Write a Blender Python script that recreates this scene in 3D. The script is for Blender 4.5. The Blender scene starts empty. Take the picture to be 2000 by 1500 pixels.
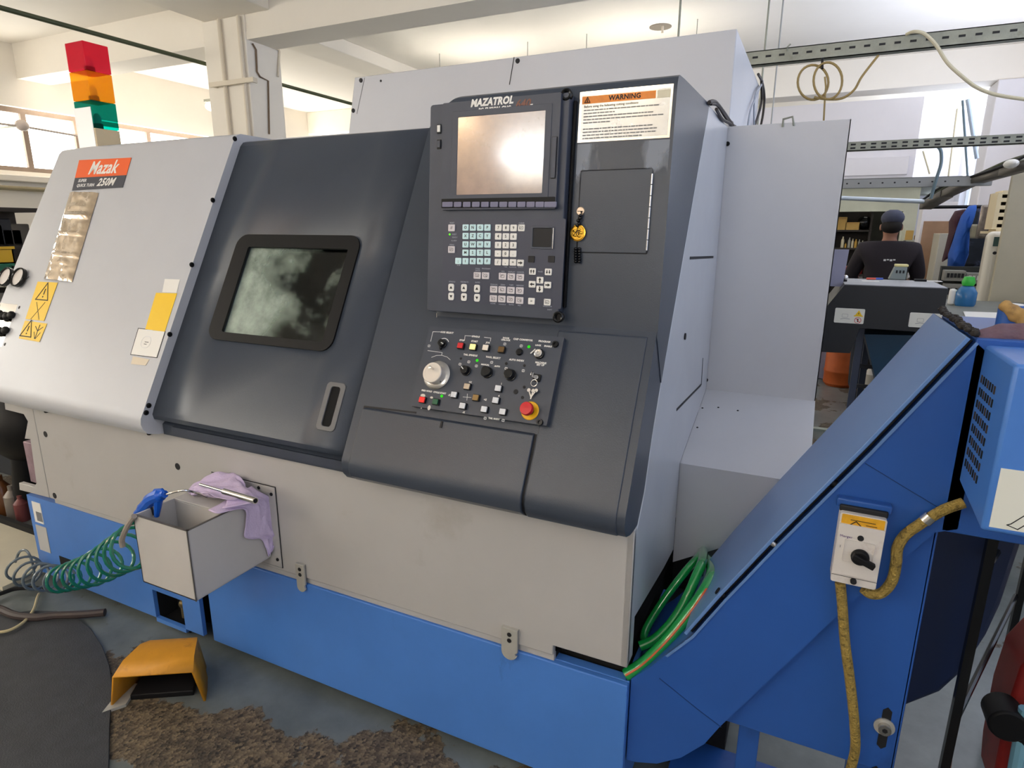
import bpy, math, random
from mathutils import Vector, Matrix, noise
random.seed(7)
SC = bpy.context.scene
COL = SC.collection
PI = math.pi

# ------------------------------------------------------------------ camera
YAW, PITCH, ROLL, FOC = -.444540331, .244396021, .00465222838, 1208.71314
CAM = Vector((0.322, -1.38, 1.575))
cy, sy, cp, sp = math.cos(YAW), math.sin(YAW), math.cos(PITCH), math.sin(PITCH)
FW = Vector((sy*cp, cy*cp, -sp))
R0 = Vector((cy, -sy, 0))
U0 = R0.cross(FW)
RT = math.cos(ROLL)*R0 + math.sin(ROLL)*U0
UP = -math.sin(ROLL)*R0 + math.cos(ROLL)*U0
cd = bpy.data.cameras.new('camera'); cam = bpy.data.objects.new('camera', cd); COL.objects.link(cam)
cam.matrix_world = Matrix(((RT.x, UP.x, -FW.x, CAM.x), (RT.y, UP.y, -FW.y, CAM.y), (RT.z, UP.z, -FW.z, CAM.z), (0, 0, 0, 1)))
cd.sensor_width = 36; cd.lens = 36*FOC/2000; cd.clip_start = .01; cd.clip_end = 100
SC.camera = cam

def ray(x, y):
    return FW + RT*((x-1000)/FOC) - UP*((y-750)/FOC)

class Plane:
    """a real surface of the place: p0 + u,v axes and outward normal n"""
    def __init__(s, p0, u, v):
        s.p0 = Vector(p0); s.u = Vector(u).normalized(); s.v = Vector(v).normalized(); s.n = s.u.cross(s.v)
    def at(s, x, y, off=0):
        D = ray(x, y); p = s.p0 + s.n*off
        return CAM + D*((p-CAM).dot(s.n)/D.dot(s.n))
    def M(s, x, y, off=0):
        return s.mat(s.at(x, y, off))
    def mat(s, p):
        a, b, c = s.u, s.v, s.n
        return Matrix(((a.x, b.x, c.x, p.x), (a.y, b.y, c.y, p.y), (a.z, b.z, c.z, p.z), (0, 0, 0, 1)))
def PY(y): return Plane((0, y, 0), (1, 0, 0), (0, 0, 1))
def PX(x): return Plane((x, 0, 0), (0, 1, 0), (0, 0, 1))       # normal +x
def PZ(z): return Plane((0, 0, z), (1, 0, 0), (0, 1, 0))
SL = .53
PL = Plane((0, .01, 1.13), (1, 0, 0), (0, SL, 1))              # slanted front of hood
PD = Plane((0, .01+.038, 1.13), (1, 0, 0), (0, SL, 1))         # sliding door, a little behind
PU = Plane((0, .118, 1.33), (1, 0, 0), (0, .047, .57))         # steep control cabinet front
def yL(z): return .01 + SL*(z-1.13)

# ------------------------------------------------------------------ materials
def lin(c):
    return tuple(((v/255)/12.92 if v/255 <= .04045 else ((v/255+.055)/1.055)**2.4) for v in c)
MATS = {}
def mat(name, rgb, rough=.5, metal=0, var=.0, scale=4, spec=.5, bump=0, bscale=60, alpha=1, trans=0, emit=0, coat=0, rvar=0, ior=1.45):
    if name in MATS: return MATS[name]
    m = bpy.data.materials.new(name); m.use_nodes = True; nt = m.node_tree; N = nt.nodes; L = nt.links
    b = N['Principled BSDF']
    c = lin(rgb)
    b.inputs['Base Color'].default_value = (*c, 1)
    b.inputs['Roughness'].default_value = rough; b.inputs['Metallic'].default_value = metal
    b.inputs['Specular IOR Level'].default_value = spec; b.inputs['IOR'].default_value = ior
    b.inputs['Transmission Weight'].default_value = trans; b.inputs['Alpha'].default_value = alpha
    b.inputs['Coat Weight'].default_value = coat
    if emit:
        b.inputs['Emission Color'].default_value = (*c, 1); b.inputs['Emission Strength'].default_value = emit
    tc = N.new('ShaderNodeTexCoord')
    if var or rvar:
        nz = N.new('ShaderNodeTexNoise'); nz.inputs['Scale'].default_value = scale; nz.inputs['Detail'].default_value = 6
        nz.inputs['Roughness'].default_value = .65
        L.new(tc.outputs['Object'], nz.inputs['Vector'])
        if var:
            r = N.new('ShaderNodeValToRGB'); r.color_ramp.elements[0].position = .3; r.color_ramp.elements[1].position = .7
            r.color_ramp.elements[0].color = (*[max(0, v*(1-var*1.4)) for v in c], 1)
            r.color_ramp.elements[1].color = (*[min(1, v*(1+var)) for v in c], 1)
            L.new(nz.outputs['Fac'], r.inputs['Fac']); L.new(r.outputs['Color'], b.inputs['Base Color'])
        if rvar:
            mr = N.new('ShaderNodeMapRange'); mr.inputs['From Min'].default_value = .3; mr.inputs['From Max'].default_value = .7
            mr.inputs['To Min'].default_value = max(.02, rough-rvar); mr.inputs['To Max'].default_value = rough+rvar
            L.new(nz.outputs['Fac'], mr.inputs['Value']); L.new(mr.outputs['Result'], b.inputs['Roughness'])
    if bump:
        n2 = N.new('ShaderNodeTexNoise'); n2.inputs['Scale'].default_value = bscale; n2.inputs['Detail'].default_value = 3
        L.new(tc.outputs['Object'], n2.inputs['Vector'])
        bp = N.new('ShaderNodeBump'); bp.inputs['Strength'].default_value = bump; bp.inputs['Distance'].default_value = .01
        L.new(n2.outputs['Fac'], bp.inputs['Height']); L.new(bp.outputs['Normal'], b.inputs['Normal'])
    MATS[name] = m
    return m

def stain(m, rgb, lo=.58, hi=.66, scale=3, amt=1, stretch=(1, 1, 1), seed=0):
    """second colour in patches with a shape of their own (dirt, wear)"""
    nt = m.node_tree; N = nt.nodes; L = nt.links; b = N['Principled BSDF']
    tc = N.new('ShaderNodeTexCoord'); mp = N.new('ShaderNodeMapping'); mp.inputs['Scale'].default_value = stretch
    mp.inputs['Location'].default_value = (seed, seed*.7, seed*.3)
    nz = N.new('ShaderNodeTexNoise'); nz.inputs['Scale'].default_value = scale; nz.inputs['Detail'].default_value = 8; nz.inputs['Roughness'].default_value = .7
    L.new(tc.outputs['Object'], mp.inputs['Vector']); L.new(mp.outputs['Vector'], nz.inputs['Vector'])
    mr = N.new('ShaderNodeMapRange'); mr.inputs['From Min'].default_value = lo; mr.inputs['From Max'].default_value = hi
    mr.inputs['To Max'].default_value = amt
    L.new(nz.outputs['Fac'], mr.inputs['Value'])
    mx = N.new('ShaderNodeMix'); mx.data_type = 'RGBA'
    L.new(mr.outputs['Result'], mx.inputs['Factor'])
    if b.inputs['Base Color'].is_linked:
        src = b.inputs['Base Color'].links[0].from_socket; L.new(src, mx.inputs['A'])
    else:
        mx.inputs['A'].default_value = b.inputs['Base Color'].default_value
    mx.inputs['B'].default_value = (*lin(rgb), 1)
    L.new(mx.outputs['Result'], b.inputs['Base Color'])
    return m

cover_m = mat('grey_white_paint', (192, 194, 200), .34, var=.02, scale=3, bump=.03, bscale=300)
beige_m = stain(mat('beige_paint', (180, 178, 176), .45, var=.03, scale=2.5, bump=.03, bscale=300), (150, 142, 130), .6, .75, 2.2, .45)
side_m = mat('side_grey_paint', (190, 193, 198), .26, var=.03, scale=3)
dark_m = stain(mat('charcoal_paint', (60, 67, 79), .32, var=.05, scale=4, bump=.05, bscale=350), (80, 83, 90), .56, .74, 3.5, .3)
ctl_m = mat('panel_charcoal', (62, 68, 82), .42, var=.07, scale=12)
blue_m = stain(mat('blue_paint', (74, 126, 204), .38, var=.06, scale=2.5), (34, 52, 82), .62, .74, 3, .5, (1, 1, .4))
blue2_m = stain(mat('conveyor_blue', (40, 86, 162), .36, var=.05, scale=3), (26, 44, 74), .62, .76, 3, .5, (1, 1, .5), 3)
blue3_m = mat('conveyor_lid_blue', (96, 132, 186), .24, var=.03, scale=2)
black_m = mat('black_rubber', (13, 13, 15), .55, spec=.3)
blackg_m = mat('black_gloss', (10, 10, 12), .18)
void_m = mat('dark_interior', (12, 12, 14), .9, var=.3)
white_m = mat('white_plastic', (235, 233, 228), .4)
whitep_m = mat('white_print', (225, 225, 225), .5)
greyk_m = mat('grey_key', (214, 208, 212), .4)
bluek_m = mat('pale_blue_key', (205, 236, 240), .4)
ink_m = mat('black_ink', (22, 22, 26), .6)
steel_m = mat('brushed_steel', (190, 188, 186), .25, 1, var=.05, scale=30)
galv_m = stain(mat('galvanised_steel', (150, 152, 140), .5, .25, var=.12, scale=20), (110, 106, 90), .6, .75, 12, .6)
chrome_m = mat('chrome', (225, 222, 218), .12, 1)
gold_m = mat('gold_metal', (205, 160, 60), .25, 1)
yellow_m = mat('yellow_label', (238, 196, 30), .45)
orange_m = mat('orange_label', (235, 98, 40), .45)
dlabel_m = mat('dark_label', (62, 64, 74), .45)
red_m = mat('red_plastic', (205, 36, 42), .35)
cream_m = mat('cream_wall', (240, 234, 223), .8, var=.02, scale=1.5)
cream2_m = mat('cream_ceiling', (243, 238, 229), .85, var=.02, scale=1)
ppaint_m = mat('white_wall_right', (228, 226, 230), .75, var=.02, scale=1.5)
teal_m = mat('teal_edge', (110, 196, 200), .3)
wood_m = mat('plywood_brown', (150, 118, 92), .7, var=.1, scale=6)

# ------------------------------------------------------------------ mesh builder
class MB:
    def __init__(s): s.v = []; s.f = []; s.mi = []; s.ms = []; s.T = Matrix.Identity(4)
    def k(s, m):
        if m not in s.ms: s.ms.append(m)
        return s.ms.index(m)
    def add(s, vs, fs, m):
        o = len(s.v); s.v += [s.T @ Vector(p) for p in vs]
        i = s.k(m)
        for f in fs: s.f.append([o+j for j in f]); s.mi.append(i)
        return s
    def box(s, c, d, m, rot=None):
        hx, hy, hz = d[0]/2, d[1]/2, d[2]/2
        vs = [Vector((x, y, z)) for z in (-hz, hz) for x, y in ((-hx, -hy), (hx, -hy), (hx, hy), (-hx, hy))]
        if rot is not None: vs = [rot @ v for v in vs]
        c = Vector(c)
        return s.add([c+v for v in vs], [(3, 2, 1, 0), (4, 5, 6, 7), (0, 1, 5, 4), (1, 2, 6, 5), (2, 3, 7, 6), (3, 0, 4, 7)], m)
    def bb(s, x0, x1, y0, y1, z0, z1, m):
        return s.box(((x0+x1)/2, (y0+y1)/2, (z0+z1)/2), (abs(x1-x0), abs(y1-y0), abs(z1-z0)), m)
    def prism(s, pts, axis, a, b, m, mcap=None):
        def mk(p, t):
            return {'x': (t, p[0], p[1]), 'y': (p[0], t, p[1]), 'z': (p[0], p[1], t)}[axis]
        n = len(pts)
        s.add([mk(p, a) for p in pts]+[mk(p, b) for p in pts], [(i, (i+1) % n, n+(i+1) % n, n+i) for i in range(n)]+[tuple(range(n))[::-1], tuple(range(n, 2*n))], m)
        return s
    def loft(s, rings, m, caps=True, closed=True):
        n = len(rings[0]); vs = [p for r in rings for p in r]; fs = []
        for k in range(len(rings)-1):
            for i in range(n if closed else n-1):
                j = (i+1) % n
                fs.append((k*n+i, k*n+j, (k+1)*n+j, (k+1)*n+i))
        if caps: fs += [tuple(range(n))[::-1], tuple((len(rings)-1)*n+i for i in range(n))]
        return s.add(vs, fs, m)
    def tube(s, path, r, m, n=8, caps=True, closed=False):
        P = [Vector(p) for p in path]; rings = []
        t = (P[1]-P[0]).normalized(); a = t.orthogonal().normalized()
        for i, p in enumerate(P):
            if closed: t2 = (P[(i+1) % len(P)]-P[i-1])
            else: t2 = P[min(i+1, len(P)-1)]-P[max(i-1, 0)]
            if t2.length > 1e-9: t2.normalize(); a = (a - t2*a.dot(t2)).normalized(); t = t2
            b = t.cross(a)
            rr = r[i] if isinstance(r, (list, tuple)) else r
            rings.append([p+(a*math.cos(2*PI*k/n)+b*math.sin(2*PI*k/n))*rr for k in range(n)])
        if closed: rings.append(rings[0]); caps = False
        return s.loft(rings, m, caps)
    def cyl(s, p0, p1, r, m, n=20, r2=None):
        p0 = Vector(p0); p1 = Vector(p1); t = (p1-p0).normalized(); a = t.orthogonal().normalized(); b = t.cross(a)
        return s.loft([[p+(a*math.cos(2*PI*k/n)+b*math.sin(2*PI*k/n))*q for k in range(n)] for p, q in ((p0, r), (p1, r if r2 is None else r2))], m)
    def lathe(s, prof, m, n=28):           # about local z
        return s.loft([[(r*math.cos(2*PI*k/n), r*math.sin(2*PI*k/n), h) for k in range(n)] for r, h in prof], m)
    def ell(s, c, r, m, n=14, k=9):
        c = Vector(c); rings = []
        for j in range(1, k):
            th = PI*j/k
            rings.append([c+Vector((r[0]*math.sin(th)*math.cos(2*PI*i/n), r[1]*math.sin(th)*math.sin(2*PI*i/n), -r[2]*math.cos(th))) for i in range(n)])
        return s.loft(rings, m)
    def rrect(s, w, h, rad, z0, z1, m, hole=None, n=5):  # rounded rectangle slab in local xy
        def ring(w, h, rad):
            o = []
            for (cx, cyy, a0) in ((w/2-rad, h/2-rad, 0), (-w/2+rad, h/2-rad, 90), (-w/2+rad, -h/2+rad, 180), (w/2-rad, -h/2+rad, 270)):
                for k in range(n+1):
                    a = math.radians(a0+90*k/n); o.append((cx+rad*math.cos(a), cyy+rad*math.sin(a)))
            return o
        A = ring(w, h, rad); q = len(A)
        if hole:
            hw, hh, hr, ox, oy = hole; B = [(x+ox, y+oy) for x, y in ring(hw, hh, hr)]
            vs = [(x, y, z0) for x, y in A]+[(x, y, z1) for x, y in A]+[(x, y, z0) for x, y in B]+[(x, y, z1) for x, y in B]
            fs = []
            for i in range(q):
                j = (i+1) % q
                fs += [(i, j, q+j, q+i), (q+i, q+j, 3*q+j, 3*q+i), (2*q+j, 2*q+i, 3*q+i, 3*q+j), (j, i, 2*q+i, 2*q+j)]
            return s.add(vs, fs, m)
        vs = [(x, y, z0) for x, y in A]+[(x, y, z1) for x, y in A]
        return s.add(vs, [(i, (i+1) % q, q+(i+1) % q, q+i) for i in range(q)]+[tuple(range(q))[::-1], tuple(range(q, 2*q))], m)
    def text(s, txt, size, m, x=0, y=0, z=0, shear=0, bold=0, align='CENTER', sx=1, depth=.0004):
        cu = bpy.data.curves.new('t', 'FONT'); cu.body = txt; cu.size = size; cu.shear = shear; cu.offset = bold; cu.extrude = depth
        cu.align_x = align; cu.align_y = 'CENTER'; cu.resolution_u = 2; cu.space_character = 1.05
        ob = bpy.data.objects.new('t', cu); COL.objects.link(ob)
        dg = bpy.context.evaluated_depsgraph_get(); me = ob.evaluated_get(dg).to_mesh()
        vs = [(v.co.x*sx+x, v.co.y+y, v.co.z+z) for v in me.vertices]; fs = [tuple(p.vertices) for p in me.polygons]
        s.add(vs, fs, m)
        ob.evaluated_get(dg).to_mesh_clear(); bpy.data.objects.remove(ob); bpy.data.curves.remove(cu)
        return s
    def build(s, name, parent=None, bevel=0, ang=35, label=None, seg=2, recalc=True):
        lo = [min(v[i] for v in s.v) for i in range(3)]; hi = [max(v[i] for v in s.v) for i in range(3)]
        c = Vector([(lo[i]+hi[i])/2 for i in range(3)])
        if parent is None: c.z = lo[2]
        me = bpy.data.meshes.new(name); me.from_pydata([v-c for v in s.v], [], s.f)
        for m in s.ms: me.materials.append(m)
        me.polygons.foreach_set('material_index', s.mi); me.polygons.foreach_set('use_smooth', [True]*len(me.polygons))
        if recalc:
            import bmesh
            bm = bmesh.new(); bm.from_mesh(me); pass
            bmesh.ops.recalc_face_normals(bm, faces=bm.faces); bm.to_mesh(me); bm.free()
        me.set_sharp_from_angle(angle=math.radians(ang))
        o = bpy.data.objects.new(name, me); COL.objects.link(o)
        while parent is not None and parent.parent is not None and parent.parent.parent is not None: parent = parent.parent
        if parent is not None:
            o.parent = parent; o.location = c - wloc(parent)
        else: o.location = c
        if bevel:
            bv = o.modifiers.new('bevel', 'BEVEL'); bv.width = bevel; bv.segments = seg; bv.limit_method = 'ANGLE'; bv.angle_limit = math.radians(40)
            bv.harden_normals = False
        if label: o['label'] = label
        return o
def wloc(o):
    p = Vector((0, 0, 0))
    while o is not None: p += o.location; o = o.parent
    return p
def thing(name, loc, label, cat, group=None):
    o = bpy.data.objects.new(name, None); COL.objects.link(o); o.location = loc; o.empty_display_size = .1
    return tag(o, label, cat, group)
def tag(o, label, cat, group=None, kind=None):
    o['label'] = label; o['category'] = cat
    if group: o['group'] = group
    if kind: o['kind'] = kind
    return o
def merge(dst, src):
    """put a printed pattern into the mesh of the part that carries it"""
    import bmesh
    off = wloc(src)-wloc(dst); ms = list(dst.data.materials)
    remap = []
    for m in src.data.materials:
        if m not in ms: ms.append(m); dst.data.materials.append(m)
        remap.append(ms.index(m))
    bm = bmesh.new(); bm.from_mesh(src.data)
    bmesh.ops.translate(bm, verts=bm.verts, vec=off)
    for f in bm.faces: f.material_index = remap[f.material_index]
    bm.from_mesh(dst.data) if False else None
    tmp = bpy.data.meshes.new('tmp'); bm.to_mesh(tmp); bm.free()
    bm = bmesh.new(); bm.from_mesh(dst.data); bm.from_mesh(tmp); bm.to_mesh(dst.data); bm.free()
    bpy.data.meshes.remove(tmp); bpy.data.objects.remove(src)
    for md in list(dst.modifiers):
        if md.type == 'BEVEL': dst.modifiers.remove(md)
    dst.data.set_sharp_from_angle(angle=math.radians(30))
def struct(o): o['kind'] = 'structure'; return o
def copy_tree(o, parent=None):
    c = o.copy(); COL.objects.link(c)
    if parent is not None: c.parent = parent
    for ch in list(o.children): copy_tree(ch, c)
    return c
def smoothpath(pts, n=8):
    P = [Vector(p) for p in pts]; o = []
    for i in range(len(P)-1):
        a = P[max(i-1, 0)]; b = P[i]; c = P[i+1]; d = P[min(i+2, len(P)-1)]
        for k in range(n):
            t = k/n
            o.append(.5*((2*b)+(c-a)*t+(2*a-5*b+4*c-d)*t*t+(3*b-a-3*c+d)*t**3))
    o.append(P[-1]); return o
def screw(b, M, r=.006, h=.004, m=None):
    b.T = M; b.lathe([(r, 0), (r, h*.6), (r*.7, h), (r*.35, h), (r*.35, h*.4)], m or black_m, 12); b.T = Matrix.Identity(4)

# ================================================================== ROOM
CZ = 3.56
XL, XR, YF, YB = -8.0, 2.35, -4.4, 11.6
def floor_mat():
    m = bpy.data.materials.new('painted_concrete'); m.use_nodes = True; nt = m.node_tree; N = nt.nodes; L = nt.links; b = N['Principled BSDF']
    tc = N.new('ShaderNodeTexCoord')
    def nz(scale, det=8, rough=.65):
        n = N.new('ShaderNodeTexNoise'); n.inputs['Scale'].default_value = scale; n.inputs['Detail'].default_value = det; n.inputs['Roughness'].default_value = rough
        L.new(tc.outputs['Object'], n.inputs['Vector']); return n
    def ramp(src, a, b_, ca, cb):
        r = N.new('ShaderNodeValToRGB'); r.color_ramp.elements[0].position = a; r.color_ramp.elements[1].position = b_
        r.color_ramp.elements[0].color = (*lin(ca), 1); r.color_ramp.elements[1].color = (*lin(cb), 1)
        L.new(src, r.inputs['Fac']); return r
    paint = ramp(nz(3).outputs['Fac'], .3, .7, (78, 85, 86), (118, 125, 124))
    vo = N.new('ShaderNodeTexVoronoi'); vo.inputs['Scale'].default_value = 105; L.new(tc.outputs['Object'], vo.inputs['Vector'])
    grit = ramp(vo.outputs['Color'], .1, .95, (44, 38, 32), (128, 112, 88))
    sp = N.new('ShaderNodeSeparateXYZ'); L.new(tc.outputs['Object'], sp.inputs[0])
    def mth(op, a, b_):
        n = N.new('ShaderNodeMath'); n.operation = op
        for i, v in enumerate((a, b_)):
            if v is None: continue
            if isinstance(v, (int, float)): n.inputs[i].default_value = v
            else: L.new(v, n.inputs[i])
        return n.outputs[0]
    oy = (YF+YB)/2; ox = (XL+XR)/2                      # the floor object's own origin
    wx = mth('ADD', sp.outputs['X'], ox); wy = mth('ADD', sp.outputs['Y'], oy)
    dline = mth('ABSOLUTE', mth('SUBTRACT', wy, mth('ADD', mth('MULTIPLY', wx, .26), .045)), None)
    bump_ = N.new('ShaderNodeMapRange'); bump_.inputs['From Min'].default_value = .03; bump_.inputs['From Max'].default_value = .2; bump_.inputs['To Min'].default_value = .15; bump_.inputs['To Max'].default_value = -.045
    L.new(dline, bump_.inputs['Value'])
    mask = ramp(mth('ADD', nz(2.6, 9, .62).outputs['Fac'], bump_.outputs['Result']), .53, .545, (0, 0, 0), (255, 255, 255))
    mx = N.new('ShaderNodeMix'); mx.data_type = 'RGBA'
    L.new(mask.outputs['Color'], mx.inputs['Factor']); L.new(paint.outputs['Color'], mx.inputs['A']); L.new(grit.outputs['Color'], mx.inputs['B'])
    m2 = ramp(nz(2.6, 10, .7).outputs['Fac'], .56, .6, (0, 0, 0), (190, 190, 190))
    mx2 = N.new('ShaderNodeMix'); mx2.data_type = 'RGBA'
    L.new(m2.outputs['Color'], mx2.inputs['Factor']); L.new(mx.outputs['Result'], mx2.inputs['A']); mx2.inputs['B'].default_value = (*lin((40, 36, 34)), 1)
    L.new(mx2.outputs['Result'], b.inputs['Base Color'])
    rr = N.new('ShaderNodeMapRange'); rr.inputs['To Min'].default_value = .28; rr.inputs['To Max'].default_value = .6
    L.new(mask.outputs['Color'], rr.inputs['Value']); L.new(rr.outputs['Result'], b.inputs['Roughness'])
    bp = N.new('ShaderNodeBump'); bp.inputs['Strength'].default_value = .5; bp.inputs['Distance'].default_value = .004
    mm = N.new('ShaderNodeMath'); mm.operation = 'MULTIPLY'; L.new(vo.outputs['Distance'], mm.inputs[0]); L.new(mask.outputs['Color'], mm.inputs[1])
    L.new(mm.outputs[0], bp.inputs['Height']); L.new(bp.outputs['Normal'], b.inputs['Normal'])
    return m
struct(MB().bb(XL-.3, XR+.3, YF-.3, YB+.3, -.1, 0, floor_mat()).build('floor', recalc=True))
struct(MB().bb(XL-.3, XR+.3, YF-.3, YB+.3, CZ, CZ+.15, cream2_m).build('ceiling'))

def wall_holes(name, axis, a, b, t0, t1, z0, z1, holes, m):
    """wall slab with rectangular window openings (t0,t1,z0,z1)"""
    B = MB(); ts = sorted({t0, t1, *[h[0] for h in holes], *[h[1] for h in holes]}); zs = sorted({z0, z1, *[h[2] for h in holes], *[h[3] for h in holes]})
    for i in range(len(ts)-1):
        for j in range(len(zs)-1):
            ct, cz = (ts[i]+ts[i+1])/2, (zs[j]+zs[j+1])/2
            if any(h[0] < ct < h[1] and h[2] < cz < h[3] for h in holes): continue
            if axis == 'x': B.bb(a, b, ts[i], ts[i+1], zs[j], zs[j+1], m)
            else: B.bb(ts[i], ts[i+1], a, b, zs[j], zs[j+1], m)
    return struct(B.build(name, recalc=False))
def glow(name, rgb, s):
    m = bpy.data.materials.new(name); m.use_nodes = True; nt = m.node_tree; nt.nodes.clear()
    e = nt.nodes.new('ShaderNodeEmission'); e.inputs['Color'].default_value = (*lin(rgb), 1); e.inputs['Strength'].default_value = s
    o = nt.nodes.new('ShaderNodeOutputMaterial'); nt.links.new(e.outputs[0], o.inputs[0]); return m
G_left = glow('daylight_left', (255, 250, 240), 8)
G_front = glow('daylight_front', (255, 246, 230), 13)
G_right = glow('daylight_right', (214, 228, 255), 2.2)
G_back = glow('daylight_back', (230, 240, 255), 5)
frame_m = mat('old_window_frame', (150, 132, 118), .6, var=.1, scale=8)
alu_m = mat('white_window_frame', (222, 226, 232), .4)
WN = [0]
def window(axis, pos, inward, t0, t1, z0, z1, gm, fm, nbar=2, fw=.05, hbars=()):
    WN[0] += 1; B = MB(); d = .06
    def seg(a, b, c, e, m, p0=0, p1=d):
        if axis == 'x': B.bb(pos+p0*inward, pos+p1*inward, a, b, c, e, m)
        else: B.bb(a, b, pos+p0*inward, pos+p1*inward, c, e, m)
    seg(t0, t1, z0, z0+fw, fm); seg(t0, t1, z1-fw, z1, fm); seg(t0, t0+fw, z0+fw, z1-fw, fm); seg(t1-fw, t1, z0+fw, z1-fw, fm)
    for k in range(1, nbar): tt = t0+(t1-t0)*k/nbar; seg(tt-fw/2, tt+fw/2, z0+fw, z1-fw, fm)
    for h in hbars: seg(t0+fw, t1-fw, h-fw*.35, h+fw*.35, fm, .01, d-.01)
    o = struct(B.build('window_%d' % WN[0], recalc=False))
    g = MB(); B = g; seg(t0+fw*.5, t1-fw*.5, z0+fw*.5, z1-fw*.5, gm, .005, .02)
    p = g.build('pane', o, recalc=False)
    return o
LW = [(.6, 2.35, 2.2, 2.9), (2.5, 3.72, 2.2, 2.9), (3.86, 6.2, 2.2, 2.9), (-3.6, -.4, 1.6, 2.9), (6.8, 10.4, 2.2, 2.9)]
wall_holes('wall_left', 'x', XL-.25, XL, YF, YB, 0, CZ, LW, cream_m)
for h in LW: window('x', XL-.14, 1, *h, G_left, frame_m, 2 if h[1]-h[0] < 2 else 3, .055)
FWN = [(-2.74, -2.02, 2.78, 3.34), (-.5, .5, 1.9, 2.75), (-7.4, -5.2, 1.7, 3.3)]
wall_holes('wall_front', 'y', YF-.25, YF, XL, XR, 0, CZ, FWN, cream_m)
for h in FWN: window('y', YF-.14, 1, *h, G_front, alu_m, 1 if h[1]-h[0] < 1.1 else 2, .05)
RW = [(-3.4, -.4, 1.2, 3.1), (.2, 2.8, 1.3, 3.1), (3.6, 6.2, 1.6, 3.1), (8.5, 11.2, 1.75, 3.05)]  # third window is added out of view to light the ceiling
wall_holes('wall_right', 'x', XR, XR+.25, YF, YB, 0, CZ, RW, ppaint_m)
for h in RW: window('x', XR+.14, -1, *h, G_right, alu_m, 3, .05)
struct(MB().bb(XL, XR, YB, YB+.25, 0, CZ, ppaint_m).build('wall_back'))

# beams and columns
def beam(name, *a, m=cream_m): return struct(MB().bb(*a, m).build(name, bevel=.008))
BM = MB(); BM.bb(XL, XR, 3.08, 3.42, 3.2, CZ, cream_m); BM.bb(XL, XR, 3.073, 3.08, 3.2, 3.262, cream_m)
struct(BM.build('ceiling_beam', recalc=False))
beam('ceiling_beam', -4.93, -4.13, YF, 3.08, 3.40, CZ)
beam('ceiling_beam', -4.93, -4.5, 3.42, 7.6, 3.42, CZ)
beam('ceiling_beam', XL, XR, 7.64, 8.0, 3.2, CZ)
beam('ceiling_beam', XL, XR, 9.9, 10.2, 3.3, CZ)
struct(MB().bb(-4.95, -4.42, 3.06, 3.46, 0, 3.4, cream_m).build('column', bevel=.01))
struct(MB().bb(1.95, XR, 7.6, 8.05, 0, 3.2, ppaint_m).build('column', bevel=.01))
# mezzanine at the far end: white front over a low soffit
struct(MB().bb(-1.0, 1.35, 8.3, 8.42, 2.17, 3.2, ppaint_m).bb(-1.0, 1.95, 8.42, YB, 2.17, 2.25, mat('soffit_green_grey', (168, 172, 158), .8)).build('mezzanine_front', recalc=False))
struct(MB().bb(.55, 1.28, 8.24, 8.3, 2.28, 2.5, ppaint_m).build('trim_1', bevel=.004))

# column conduits
wconduit = mat('painted_conduit', (222, 212, 194), .6)
for i, (px0, lbl) in enumerate(((447, 'painted conduit running up the left part of the concrete column'), (485, 'painted conduit running up the column near its corner'))):
    p = PY(3.04).at(px0-8, 150); b = MB()
    b.tube([(p.x, 3.035, 0), (p.x, 3.035, 3.385)], .017, wconduit, 10)
    tag(b.build('conduit_pipe'), lbl, 'pipe')
b = MB(); a = PY(3.0).at(408, 166); c = PY(3.0).at(494, 154)
b.bb(a.x, c.x, 3.0, 3.018, a.z-.02, a.z+.02, wconduit); b.bb(a.x+.03, a.x+.05, 3.018, 3.06, a.z-.02, a.z+.02, wconduit); b.bb(c.x-.03, c.x-.01, 3.018, 3.06, a.z-.02, a.z+.02, wconduit)
tag(b.build('cable_clamp_bar'), 'painted flat bar strapped across the front of the concrete column', 'bar')
b = MB(); P = [PX(-4.41).at(*q) for q in ((493, 85), (500, 97), (502, 140), (508, 150), (524, 158), (526, 262))]
b.tube(P, .008, mat('cable_brown', (120, 100, 80), .7), 6); tag(b.build('wall_cable'), 'thin brown cable stapled down the side face of the column', 'cable')
b = MB(); P = [PX(-4.41).at(*q) for q in ((496, 78), (545, 97), (546, 100), (543, 150))]
b.tube(P, .01, wconduit, 6); tag(b.build('wall_cable'), 'painted cable running under the beam to the back edge of the column', 'cable')

# batten lamps; the suspended ones are added unseen to brighten the ceiling
tubeg = glow('added_tube_glow', (255, 247, 232), 70)
def batten(x, y, z, lbl, L_=1.25, g=tubeg):
    t = thing('batten_lamp', (x, y, z), lbl, 'lamp')
    MB().bb(x-L_/2, x+L_/2, y-.04, y+.04, z, z+.05, white_m).build('fitting', t, bevel=.004)
    if z > 3.3: MB().bb(x-L_/2, x+L_/2, y-.14, y+.14, z-.03, z, g).build('diffuser', t, bevel=.004)
    for s_ in ((-.028, .028) if z < 3.3 else ()): MB().tube([(x-L_/2+.02, y+s_, z-.016), (x+L_/2-.02, y+s_, z-.016)] if z > 3.3 else [(x-L_/2+.02, y+s_*2.2, z+.03), (x+L_/2-.02, y+s_*2.2, z+.03)], .013 if z < 3.3 else .026, g, 8).build('tube', t)
    if z < 3.3:
        for s_ in (-.45, .45): MB().cyl((x+s_*L_, y, z+.05), (x+s_*L_, y, CZ), .004, galv_m, 6).build('hanger', t)
for x, y, w in ((-3.3, 5.4, 'behind the column side of the rear cabinet'), (-1.5, 5.4, 'straight behind the rear cabinet'), (-2.4, 9.0, 'at the far end behind the rear cabinet')): batten(x, y, 2.72, 'suspended batten lamp added unseen to brighten the ceiling, '+w)
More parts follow.
